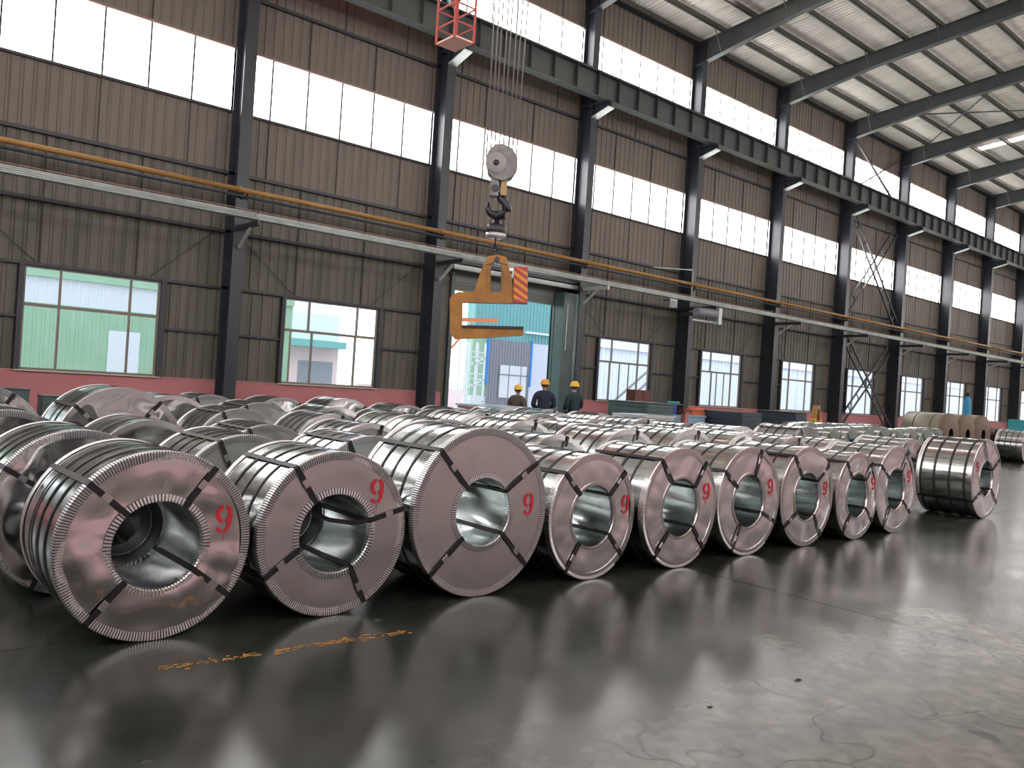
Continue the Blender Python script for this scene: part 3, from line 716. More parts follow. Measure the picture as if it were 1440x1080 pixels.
def make_coil(R, r, L, seed, straps, style, mark=None, amp=.006, face=FACE, body=COIL, bands=(.24, .5, .76), loose=False, markh=.17, rear_ring=True):
    root = empty('steel_coil')
    c = (0, 0, R)
    def B(mb, name, m): return put(name, fixm(mb.mesh(name, m)), root, c)
    def fixm(me): return me
    Rb = R-.005
    # wrapped sheet body: slight steps where the laps of the wrapping lie
    bd = MB(); lap = L*(.45+.1*sin(seed))
    bd.lathe([(Rb-.001, .004), (Rb-.001, lap)], 96); bd.lathe([(Rb-.003, lap), (Rb-.003, L-.004)], 96); bd.lathe([(Rb-.003, L-.004), (r+.01, L)], 96, smooth=False)
    B(bd, 'wrapped_body', body)
    B(facemesh(R-.004, r+.002, amp, seed), 'face_sheet', face)
    bl = MB(); nn = 72; vs = []
    for j in range(13):
        y = L*j/12
        for k in range(nn):
            a = 2*pi*k/nn; d = .010*noise.noise(Vector((cos(a)*1.6+seed, y*3, sin(a)*1.6))) if 0 < j < 12 else 0
            vs.append(((r+d)*cos(a), y, (r+d)*sin(a)))
    bl.add(vs, [(j*nn+k, (j+1)*nn+k, (j+1)*nn+(k+1) % nn, j*nn+(k+1) % nn) for j in range(12) for k in range(nn)], True)
    B(bl, 'bore_liner', BORE)
    if style == 'pleated':
        N = int(2*pi*R/.0165)
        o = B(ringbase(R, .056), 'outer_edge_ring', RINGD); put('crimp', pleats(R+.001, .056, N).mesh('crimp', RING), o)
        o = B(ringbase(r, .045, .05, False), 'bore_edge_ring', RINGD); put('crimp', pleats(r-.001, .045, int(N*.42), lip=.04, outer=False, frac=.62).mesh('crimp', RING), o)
    else:
        rg = MB(); rg.lathe([(R-.058, .0), (R-.0575, -.005)], 96, smooth=False); rg.lathe([(R-.0575, -.005), (R-.004, -.0045)], 96); rg.lathe([(R-.004, -.0045), (R+.001, .001)], 96, smooth=False); rg.lathe([(R+.001, .001), (R+.001, .06)], 96); rg.lathe([(R+.001, .06), (R-.003, .061)], 96, smooth=False)
        B(rg, 'outer_edge_ring', RINGP)
        if style == 'half':   # crimps show only round the lower left
            pl = pleats(R+.0015, .03, int(2*pi*R/.0165), y0=-.009)
            half = MB(); nq = len(pl.v)//12
            for k in range(nq):
                a = 360*k/nq
                if 150 < a < 305: half.add(pl.v[12*k:12*k+12], [tuple(i-12*k for i in f) for f in pl.f[5*k:5*k+5]])
            put('crimp', half.mesh('crimp', RING), root, c)
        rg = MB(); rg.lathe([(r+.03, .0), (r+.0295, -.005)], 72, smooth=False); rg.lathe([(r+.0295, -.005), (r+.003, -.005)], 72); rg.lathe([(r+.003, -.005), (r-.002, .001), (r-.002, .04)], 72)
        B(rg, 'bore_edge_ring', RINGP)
    if rear_ring:
        B(MB().lathe([(R-.05, L+.003), (R-.004, L+.005), (R+.001, L-.002), (R+.001, L-.055), (R-.003, L-.057)], 96), 'rear_edge_ring', RING)
        if loose:
            sl_ = MB().lathe([(r-.012, L-.16), (r-.03, L-.10), (r-.075, L-.03), (r-.10, L+.01)], 60)
            B(sl_, 'rear_bore_flare', RINGD); 
            tt = pleats(r-.055, .045, 70, lip=.03, outer=False)
            put('flare_crimp', MB().add([(a, L-.05-b, c_) for a, b, c_ in tt.v], tt.f).mesh('flare_crimp', RING), root, c)
    bw = .016 if len(bands) == 4 and style == 'plain' and mark else .009
    for f in bands:
        y = .07+(L-.14)*f
        B(MB().lathe([(R-.004, y-bw), (R+.0015, y-bw), (R+.0015, y+bw), (R-.004, y+bw)], 96, smooth=False), 'band', BAND)
    for (po, pi_) in straps:
        po, pi_ = Vector((po[0], 0, po[1])), Vector((pi_[0], 0, pi_[1]))
        po = po.normalized()*(R+.003); pi_ = pi_.normalized()*(r-.003)
        d = (po-pi_).normalized(); wv = Vector((-d.z, 0, d.x))*.0175
        to = po.normalized(); ti = pi_.normalized(); wo = Vector((-to.z, 0, to.x))*.0175; wi = Vector((-ti.z, 0, ti.x))*.0175
        pts = [pi_+Vector((0, L-.02, 0)), pi_+Vector((0, .02, 0)), pi_+Vector((0, -.012, 0))+d*.004, po-d*.006+Vector((0, -.014, 0)), po+Vector((0, .004, 0)), po+Vector((0, L, 0))]
        st = B(ribbon(pts, [wi, wi, wv, wv, wo, wo], [-ti, -ti, Vector((0, -1, 0)), Vector((0, -1, 0)), to, to]), 'strap', STRAP)
        mid = pi_.lerp(po, .55)+Vector((0, -.016, 0))
        pts = [mid-d*.028, mid+d*.028]
        put('strap_seal', ribbon(pts, [wv*1.12]*2, [Vector((0, -1, 0))]*2, .005).mesh('strap_seal', CLIP), st)
    if mark:
        sm_ = stencil(mark[0], mark[1], markh, y=0)
        sm_.v = [(a, b*.4-.0042+facedisp(a, c_, R-.004, r+.002, amp, seed), c_) for a, b, c_ in sm_.v]
        B(sm_, 'red_numeral', RED)
    return root
# front row, measured one by one: x, y, radius, yaw, mark, straps, style, dent
ROW1 = [
 (1.560, 4.882, .560, .034, (.38, .13), [((-.42, .40), (-.20, .21)), ((.31, .45), (.14, .23)), ((-.37, -.41), (-.18, -.20)), ((.45, -.35), (.20, -.15))], 'pleated', .030, FACED, .255),
 (2.684, 4.859, .563, .006, (.30, .27), [((-.32, .46), (-.17, .23)), ((.55, .15), (.27, .08)), ((-.50, -.26), (-.25, -.08)), ((.25, -.49), (.12, -.22))], 'pleated', .006, FACE, .26),
 (3.885, 4.797, .641, -.004, (.45, .04), [((-.43, .47), (-.18, .20)), ((.52, .37), (.23, .17)), ((-.46, -.43), (-.19, -.19)), ((.47, -.45), (.20, -.18))], 'pleated', .004, FACE, .255),
 (5.10, 4.805, .556, .050, (.41, .08), [((-.40, .40), (-.19, .20)), ((.40, .39), (.23, .21)), ((-.31, -.43), (-.17, -.23)), ((.41, -.38), (.21, -.17))], 'half', .014, FACE2, .26),
 (6.228, 4.760, .581, .032, (.38, .14), [((-.34, .47), (-.14, .23)), ((.39, .45), (.24, .23)), ((-.35, -.42), (-.16, -.20)), ((.43, -.46), (.22, -.21))], 'half', .016, FACE2, .27),
 (7.448, 4.825, .570, -.002, (.37, .14), [((-.49, .34), (-.26, .17)), ((.17, .51), (.09, .30)), ((-.27, -.49), (-.15, -.25)), ((.52, -.25), (.25, -.14))], 'half', .016, FACE2, .27),
 (8.605, 4.827, .578, .004, (.38, .08), [((-.30, .43), (-.16, .26)), ((.43, .35), (.21, .18)), ((-.46, -.31), (-.23, -.19)), ((.32, -.46), (.15, -.21))], 'plain', .018, FACE2, .265),
 (9.737, 4.809, .550, .018, (.40, .14), [((-.31, .40), (-.15, .21)), ((.34, .39), (.23, .23)), ((-.29, -.38), (-.17, -.23)), ((.43, -.34), (.27, -.20))], 'plain', .018, FACE2, .265),
 (10.861, 4.854, .580, .015, (.37, .16), [((-.45, .31), (-.25, .18)), ((.27, .45), (.18, .29)), ((-.32, -.48), (-.19, -.26)), ((.44, -.32), (.25, -.19))], 'plain', .018, FACE2, .265),
 (14.060, 4.892, .620, .015, (-.39, .20), [((-.16, .50), (-.02, .28)), ((.53, .29), (.30, .18)), ((-.51, -.32), (-.20, -.21)), ((.47, -.39), (.27, -.22))], 'plain', .006, FACE2, .27),
]
LB1 = ['nearest steel coil, dented mirror-like face, red 9, leftmost of the front row',
       'second front-row steel coil with a loose black strap across its bore and red 9',
       'largest front-row steel coil, third from the left, smooth pinkish face with red 9',
       'fourth front-row steel coil, beside the largest coil, with red 9',
       'fifth front-row steel coil from the left, with red 9',
       'sixth front-row steel coil from the left, with red 9',
       'seventh front-row steel coil from the left, with red 9',
       'eighth front-row steel coil from the left, with red 9',
       'ninth front-row steel coil, last of the touching row, with red 9',
       'steel coil standing alone on the floor right of the front row']
def fit(P):
    P = [list(p) for p in P]
    for a, b in list(zip(P, P[1:]))*3:
        if abs(a[1]-b[1]) < .84:
            d = math.hypot(b[0]-a[0], b[2]-a[2])-.016-.4*(abs(a[3] if not isinstance(a[3], str) else a[4])+abs(b[3] if not isinstance(b[3], str) else b[4]))*.5; t_ = a[2]+b[2]
            if t_ > d and b[0]-a[0] < 1.5:
                e_ = (t_-d)/2+.003; a[2] -= e_; b[2] -= e_
    return P
ROW1 = fit([(p[0], p[1], p[2], p[3]*.5)+p[4:] for p in ROW1])
for k, (x, y, R, th, mk, st, sty, amp, fm, rr) in enumerate(ROW1):
    c = make_coil(R, rr, .82, k+1, st, sty, mk, amp, fm, bands=(.2, .47, .74) if k != 9 else (.05, .37, .70, 1.0), loose=k < 2, markh=.176 if k < 3 else .17)
    c.location = (x, y, 0); c.rotation_euler = (0, 0, th)
    tag(c, LB1[k], 'steel coil', 'front row of coils marked 9' if k < 9 else None)
    if k == 1:   # strap hanging slack through the eye
        pts = [Vector((.27, -.016, .08)), Vector((.15, .03, .055)), Vector((.0, .10, .075)), Vector((-.10, .16, .12)), Vector((-.17, .05, .19))]
        put('slack_strap', ribbon(pts, [Vector((0, 0, .016))]*5, [Vector((0, -1, 0))]*5).mesh('slack_strap', STRAP), c, (0, 0, R))
        pts = [Vector((.12, -.016, -.22)), Vector((-.02, .12, -.16)), Vector((-.14, .28, -.10)), Vector((-.2, .4, -.06))]
        put('slack_strap', ribbon(pts, [Vector((0, 0, .016))]*4, [Vector((0, -1, 0))]*4).mesh('slack_strap', STRAP), c, (0, 0, R))

SD = [((-.40, .41), (-.19, .2)), ((.38, .43), (.17, .21)), ((-.36, -.44), (-.18, -.2)), ((.42, -.40), (.2, -.18))]
def rot(S, a): return [tuple((p[0]*cos(a)-p[1]*sin(a), p[0]*sin(a)+p[1]*cos(a)) for p in s) for s in S]
PR = {
 'a': make_coil(.575, .26, .82, 21, rot(SD, .2), 'pleated', None, .022, FACED, COILW),
 'b': make_coil(.575, .26, .82, 22, rot(SD, -.35), 'pleated', None, .010, FACEB, COIL),
 'c': make_coil(.575, .26, .82, 23, rot(SD, .5), 'plain', None, .014, FACEB, COIL, (.15, .4, .65, .9)),
 'd': make_coil(.575, .26, .82, 24, rot(SD, .05), 'plain', None, .020, FACED, COILW, (.3, .6)),
}
protos = list(PR.values())
FIELD = [
 # row 2
 [(1.41, 6.10, .575, 'a', .06), (2.55, 6.05, .570, 'b', .03), (3.68, 6.12, .560, 'b', 0), (4.80, 6.15, .56, 'c', .02), (5.93, 6.15, .57, 'c', .04), (7.12, 6.22, .598, 'c', 0), (8.38, 6.30, .605, 'c', .02), (9.60, 6.32, .60, 'd', 0), (10.78, 6.30, .575, 'c', 0), (11.92, 6.25, .56, 'c', .02), (13.98, 6.02, .575, 'd', 0)],
 # row 3
 [(1.20, 7.60, .575, 'a', -.03), (2.36, 7.75, .555, 'd', .05), (3.46, 7.70, .545, 'b', 0), (4.56, 7.60, .550, 'c', 0), (5.72, 7.80, .588, 'a', .03), (6.92, 7.75, .60, 'c', 0), (8.12, 7.8, .595, 'd', .03), (9.30, 7.8, .58, 'c', 0), (10.46, 7.8, .572, 'c', 0), (11.66, 7.75, .59, 'd', 0), (13.34, 7.55, .612, 'b', .02)],
 # row 4
 [(1.22, 9.50, .645, 'a', .04), (2.58, 9.55, .655, 'd', .06), (3.88, 9.45, .572, 'b', .05), (5.02, 9.3, .56, 'c', 0), (6.16, 9.3, .56, 'd', 0), (7.36, 9.3, .592, 'c', 0), (8.60, 9.3, .605, 'a', 0), (9.8, 9.3, .58, 'd', 0), (10.98, 9.3, .59, 'c', 0), (12.15, 9.25, .565, 'c', 0)],
 # row 5
 [(3.55, 10.85, .60, 'd', .1), (4.76, 10.9, .58, 'b', 0), (5.93, 10.9, .575, 'd', .05), (7.06, 11.0, .548, 'c', 0), (8.18, 10.9, .555, 'c', 0), (9.36, 10.9, .58, 'd', 0), (10.54, 10.9, .585, 'd', .04), (11.72, 10.9, .58, 'c', 0), (12.88, 10.85, .56, 'd', 0)],
 # row 6
 [(4.65, 12.5, .585, 'b', 0), (5.86, 12.6, .585, 'a', .02), (7.08, 12.7, .598, 'd', 0), (8.3, 12.6, .575, 'a', .1), (9.48, 12.6, .575, 'd', .2), (10.65, 12.6, .575, 'd', 0), (11.85, 12.6, .58, 'c', .05), (13.4, 12.55, .56, 'd', 0)],
]
RN = ['second', 'third', 'fourth', 'fifth', 'rearmost']
LOOK = {'a': 'crumpled bright', 'b': 'dull grey-faced', 'c': 'plain-ringed grey', 'd': 'wrinkled shiny'}
used = set()
for ri, row in enumerate(FIELD):
    for ci, (x, y, R, p, th) in enumerate(fit([(q_[0], q_[1], q_[2], q_[3], q_[4]*.5) for q_ in row])):
        c = PR[p] if p not in used else copy_tree(PR[p]); used.add(p)
        c.location = (x, y, 0); s = R/.575; c.scale = (s, 1.02, s); c.rotation_euler = (0, 0, th)
        tag(c, '%s steel coil in the %s row, %s from the left' % (LOOK[p], RN[ri], ORD[ci]), 'steel coil', 'coils of the %s row' % RN[ri])
# coil at the right edge of the picture
c = copy_tree(PR['c']); c.location = (33.3, 10.3, 0); c.scale = (1.02, 1.1, 1.02); tag(c, 'lone steel coil cut off by the right edge of the picture', 'steel coil')

# far small galvanised coils
def small_coil(R, r, L, fm, bm):
    root = empty('steel_coil')
    MB().lathe([(R-.01, 0), (R, .02), (R, L-.02), (R-.01, L), (r, L)], 32).build('wrapped_body', bm, root, (0, 0, R))
    o = facemesh(R-.01, r, .02, 31, 32, 4); put('face_sheet', o.mesh('face_sheet', fm), root, (0, 0, R))
    MB().lathe([(r, 0), (r, L)], 24).build('bore_liner', BORE, root, (0, 0, R))
    for f in (.2, .5, .8): MB().lathe([(R-.002, L*f-.012), (R+.003, L*f-.012), (R+.003, L*f+.012), (R-.002, L*f+.012)], 32).build('band', BAND, root, (0, 0, R))
    for a in (.8, 2.3, 4., 5.4): MB().bar((r*cos(a), -.02, R+r*sin(a)), (R*cos(a), -.02, R+R*sin(a)), .03, .01, (0, 1, 0)).build('strap', STRAP, root)
    return root
s0 = small_coil(.53, .25, .95, GRNF, COILW)
for k in range(8):
    c = s0 if k == 0 else copy_tree(s0)
    c.location = (20.6+1.16*k, 10.9+.09*k, 0); c.rotation_euler = (0, 0, .02*(k % 3)); s = 1+.03*((k*5) % 4-1); c.scale = (s*.97, 1, s*.97)
    tag(c, 'small green-faced coil in the far right row, %s from the left' % ORD[k], 'steel coil', 'far row of small green-faced coils')
for k in range(5):
    c = copy_tree(s0); c.location = (25.0+1.14*k, 14.0, 0); c.scale = (.98, 1, .98)
    tag(c, 'small pale coil behind the far green-faced row, %s from the left' % ORD[k], 'steel coil', 'second far row of small coils')
# paper-wrapped coils
b0 = empty('wrapped_coil'); Rw = .73
MB().lathe([(.2, -.01), (Rw-.05, -.015), (Rw, .03), (Rw, .16)], 40).build('paper_cover', BROWN, b0, (0, 0, Rw+.16))
MB().lathe([(Rw-.005, .15), (Rw-.005, 1.45), (Rw-.05, 1.5), (.2, 1.5)], 40).build('wrapped_body', TAN, b0, (0, 0, Rw+.16))
MB().lathe([(.2, -.01), (.2, 1.5)], 24).build('bore_liner', STRAP, b0, (0, 0, Rw+.16))
for f in (.45, 1.05): MB().lathe([(Rw-.006, f), (Rw, f), (Rw, f+.03), (Rw-.006, f+.03)], 40).build('band', BAND, b0, (0, 0, Rw+.16))
MB().prism([(-.62, 0), (.62, 0), (.62, .42), (.45, .30), (0, .17), (-.45, .30), (-.62, .42)], .25, .45).build('cradle', MAROON, b0)
MB().prism([(-.62, 0), (.62, 0), (.62, .42), (.45, .30), (0, .17), (-.45, .30), (-.62, .42)], 1.05, 1.25).build('cradle', MAROON, b0)
for k, nm in enumerate(('leftmost', 'middle', 'rightmost')):
    c = b0 if k == 0 else copy_tree(b0); c.location = (30.9+1.5*k, 12.0, 0)
    tag(c, 'tan wrapped coil with brown paper end, %s of the three far right' % nm, 'wrapped coil', 'brown paper-wrapped coils')

# ------------------------------------------------------------------ packs of panels
def pack(name, loc, rz, w_, d_, h_, n, m, label, legs=True, lid=None):
    e = empty(name, loc, rz, label=label, cat='panel stack')
    z0 = .28
    for k in range(n):
        z = z0+(h_-z0)*k/n; j = random.uniform(-.015, .015)
        MB().box(j, w_+j, j, d_+j, z, z+(h_-z0)/n-.006).build('panel', m, e)
    for k in range(2 if legs else 0):
        MB().box(.25+k*(w_-.7), .43+k*(w_-.7), .05, d_-.05, 0, z0).build('support', REDO, e)
    if lid: MB().box(-.05, w_+lid, -.05, d_+.05, h_, h_+.02).build('top_sheet', PACKL, e)
    return e
pack('panel_stack', (17.95, 15.1, 0), 0, 1.15, 1.5, 1.36, 9, PACK, 'stack of dark green wall panels right of the three workers', lid=.35)
e = empty('steel_stand', (19.56, 15.0, 0), label='pinkish red upright stand beside the dark green panel stack', cat='stand')
MB().box(0, .16, 0, .16, 0, 1.2).build('post', mat('dusty_red', (.42, .15, .14), .6), e); MB().box(-.08, .24, -.08, .24, 0, .04).build('foot', MAROON, e)
MB().box(-.12, .30, -.02, .18, 1.16, 1.24).build('head', MAROON, e)
pack('panel_stack', (22.45, 15.0, 0), 0, 1.1, 1.6, 1.23, 7, PACKN, 'stack of navy panels in front of the fourth lower window', lid=0)
pack('panel_stack', (26.0, 15.2, 0), 0, .7, 1.5, 1.30, 7, PACKN, 'stack of navy panels beside the yellow floor hook', lid=.1)
e = empty('parts_bin', (21.35, 16.3, 0), label='pale blue steel bin holding orange parts before the navy panels', cat='bin')
MB().box(0, .95, 0, .6, .15, 1.0).build('bin_body', LBLUE, e)
for a in (0, .87): MB().box(a, a+.08, 0, .6, 0, .15).build('foot', LBLUE, e)
MB().box(-.03, .98, -.03, .03, .97, 1.03).build('rim', LBLUE, e)
e = empty('orange_casting', (22.0, 16.5, 1.03), label='orange machine part lying on the pale blue bin', cat='machine part')
MB().box(-.3, .35, -.15, .15, 0, .12).build('base', REDO, e); MB().tube([(-.35, 0, .17), (.4, 0, .17)], .08, 12).build('barrel', REDO, e)
e = empty('blue_machine', (23.7, 19.0, 0), label='blue workshop machine standing against the fourth dark column', cat='machine')
MB().box(-.35, .35, -.25, .25, 0, .9).build('cabinet', BLUE, e); MB().box(-.28, .28, -.2, .2, .9, 1.35).build('head', BLUE, e)
MB().box(-.32, .34, -.28, -.2, 1.35, 1.42).build('top_bar', TEAL, e); MB().tube([(.28, -.3, 1.05), (.62, -.3, 1.08)], .03, 8).build('handle', CLIP, e)
MB().lathe([(0, -.24), (.07, -.24), (.07, -.2)], 14, c=(-.12, 0, 1.15)).build('dial', CLIP, e)
e = empty('maroon_cabinet', (22.6, 19.4, 0), label='dark maroon cabinet against the wall left of the blue machine', cat='cabinet')
MB().box(-.5, .35, -.2, .2, 0, 1.75).build('cabinet_body', MAROON, e); 
for a in (-.49, -.06): MB().box(a, a+.4, -.22, -.2, .08, 1.7).build('door', MAROON, e)
e = empty('floor_hook', (28.05, 15.6, 0), .25, label='yellow coil lifting hook resting on the floor beside navy panels', cat='lifting hook')
prof_ = [(-.5, 0), (.5, 0), (.5, 1.1), (.28, 1.2), (.2, 1.55), (.08, 1.62), (-.08, 1.62), (-.2, 1.55), (-.28, 1.2), (-.5, 1.1)]
for s_ in (-.5, .28): MB().prism([(s_, 0), (s_+.22, 0), (s_+.22, 1.15), (s_, 1.08)], -.1, .1).build('side_plate', YELP, e)
MB().prism([(-.42, 1.05), (-.26, 1.05), (-.1, 1.48), (.1, 1.48), (.26, 1.05), (.42, 1.05), (.2, 1.6), (-.2, 1.6)], -.08, .08).build('lifting_eye', YELLOW, e)
MB().box(-.28, .28, -.09, .09, .75, 1.0).build('cross_web', REDO, e)
MB().box(-.5, .5, -.25, .25, 0, .12).build('foot', YELP, e)
for k, (x, z, w_, h_, y) in enumerate(((2.35, .93, .75, .93, 17.6), (3.42, .8, .50, .80, 18.1))):
    e = empty('dark_panel_crate', (x, y, 0), label=['low dark crate against the pink wall behind the leftmost coils', 'dark teal box against the pink wall below the first window'][k], cat='crate')
    MB().box(0, w_, 0, .5, .08, h_).build('crate_body', PACK, e); MB().box(-.01, w_+.01, -.01, .51, h_, h_+.025).build('lid', PACKN, e)
    for a in (.03, w_-.12): MB().box(a, a+.09, 0, .5, 0, .08).build('runner', MAROON, e)
# pale films / loose wrap piles among the rear coils
for k, (x, y, r_) in enumerate(((11.9, 14.6, .4), (14.9, 12.6, .25))):
    e = empty('wrapped_bundle', (x, y, 0), .2*k, label=['bundle of strip steel wrapped in pale film before the doorway', 'bundle in pale film behind the rearmost coils, right of the workers'][k], cat='bundle')
    MB().box(-.7, .7, -.4, .4, .12, 1.08).build('bundle_body', COILW, e); MB().box(-.74, .74, -.44, .44, 1.08, 1.13).build('film_top', FOIL, e)
    for a in (-.5, .35): MB().box(a, a+.14, -.4, .4, 0, .12).build('skid', MAROON, e)
# right background machines
e = empty('gas_cylinder', (48.6, 18.1, 0), label='tall bright blue cylinder cover beside the far columns', cat='cylinder')
MB().lathe([(0, 0), (.19, 0), (.2, .1), (.2, 2.3), (.16, 2.5), (.08, 2.64), (0, 2.66)], 24, 'z').build('cylinder_body', CYAN, e); MB().tube([(0, 0, 2.6), (0, 0, 2.85)], .09, 10).build('neck', SHOE, e)
e = empty('slitting_machine', (37.0, 12.3, 0), label='teal and cyan processing machine with pale rolls by the right edge', cat='machine')
MB().box(0, 2.3, -.6, .6, 0, .35).build('bed', TEAL, e); MB().box(1.2, 2.1, -.5, .5, .35, 1.15).build('motor_case', CYAN, e)
MB().tube([(-1.0, -.2, .75), (.9, -.2, .75)], .2, 16).build('roll', TAN, e); MB().tube([(-1.3, .2, 1.0), (.9, .2, 1.0)], .16, 16).build('roll', BROWN, e)
MB().box(.4, 1.1, -.5, .5, .35, .95).build('gear_box', SHOE, e); MB().box(1.5, 1.9, -.4, .4, 1.15, 1.55).build('control_head', TEAL, e)
MB().box(-.9, -.7, -.5, .5, 0, 1.1).build('roll_stand', SHOE, e)
# winch and lamps near column four
e = empty('cable_winch', (25.2, 18.75, 4.43), label='grey cylindrical winch motor hung on the fourth column under the rail', cat='winch')
MB().tube([(-.5, 0, .35), (.7, 0, .40)], .17, 16).build('motor', mat('winch_grey', (.22, .23, .25), .4), e); MB().tube([(-.7, 0, .03), (1.0, 0, .05)], .05, 10).build('guide_bar', TRAY, e)
MB().box(.75, .95, -.12, .12, 0, .62).build('gear_case', TRAY, e); MB().box(-.1, .1, .1, 1.0, .28, .40).build('mount_arm', STEEL, e)
e = empty('lamp_pipe', (25.4, 19.55, 5.3), label='thin grey bent pipe in front of the fourth column', cat='pipe')
MB().tube([(0, 0, 0), (0, 0, 1.12), (-.05, 0, 1.17), (-2.3, 0, .95)], .025, 6).build('bent_pipe', TRAY, e)
e = empty('reflector_plate', (24.55, 19.6, 4.92), label='small curled bright metal plate left of the fourth column', cat='plate')
MB().add([(-.35+.05*k, -.1*sin(k*.35), z) for z in (0, .33) for k in range(11)], [(k, k+1, k+12, k+11) for k in range(10)], True).build('curled_sheet', TRAY, e)
MB().box(-.02, .02, 0, .6, .30, .34).build('bracket', GIRT, e)

# floor marks and litter -------------------------------------------
ym = MB(); random.seed(3)
for k in range(170):
    t = random.random(); x = 1.45+1.5*t; yy = 4.40-.07*t+random.gauss(0, .022)
    if .32 < t < .42 and random.random() < .7: continue
    a = random.uniform(.004, .03); b = random.uniform(.003, .010); dx = random.uniform(-.01, .01)
    ym.add([(x-a, yy-b, .0012), (x+a*.8, yy-b*.6+dx*.2, .0012), (x+a, yy+b*.7, .0012), (x-a*.6, yy+b, .0012)], [(0, 1, 2, 3)])
o = ym.build('floor_paint_marks', mat('worn_yellow_line', (.42, .20, .04), .6)); tag(o, 'worn broken yellow paint line on the floor before the front row', 'floor marking', kind='stuff')
for k, (x, y, s) in enumerate(((4.43, 2.47, .03), (3.62, 2.5, .02), (2.06, 2.78, .016), (1.09, 3.38, .025), (2.9, 4.62, .03))):
    m = MB(); P = [(s*(1+.3*sin(3*a+k))*cos(a), s*.6*(1+.3*cos(2*a+k))*sin(a)) for a in [2*pi*j/9 for j in range(9)]]
    m.add([(a, b, 0) for a, b in P]+[(a*.6, b*.6, s*.3) for a, b in P], [tuple(range(8, -1, -1)), tuple(range(9, 18))]+[(j, (j+1) % 9, (j+1) % 9+9, j+9) for j in range(9)])
    o = m.build('debris_scrap', SHOE, None, (x, y, 0.0))
    tag(o, ['dark scrap on the bare floor right of centre', 'small dark scrap on the floor in front of the fourth coil', 'tiny dark scrap on the floor at bottom centre', 'dark scrap on the floor at the bottom left', 'dark scrap on the floor beneath the second front coil'][k], 'scrap')

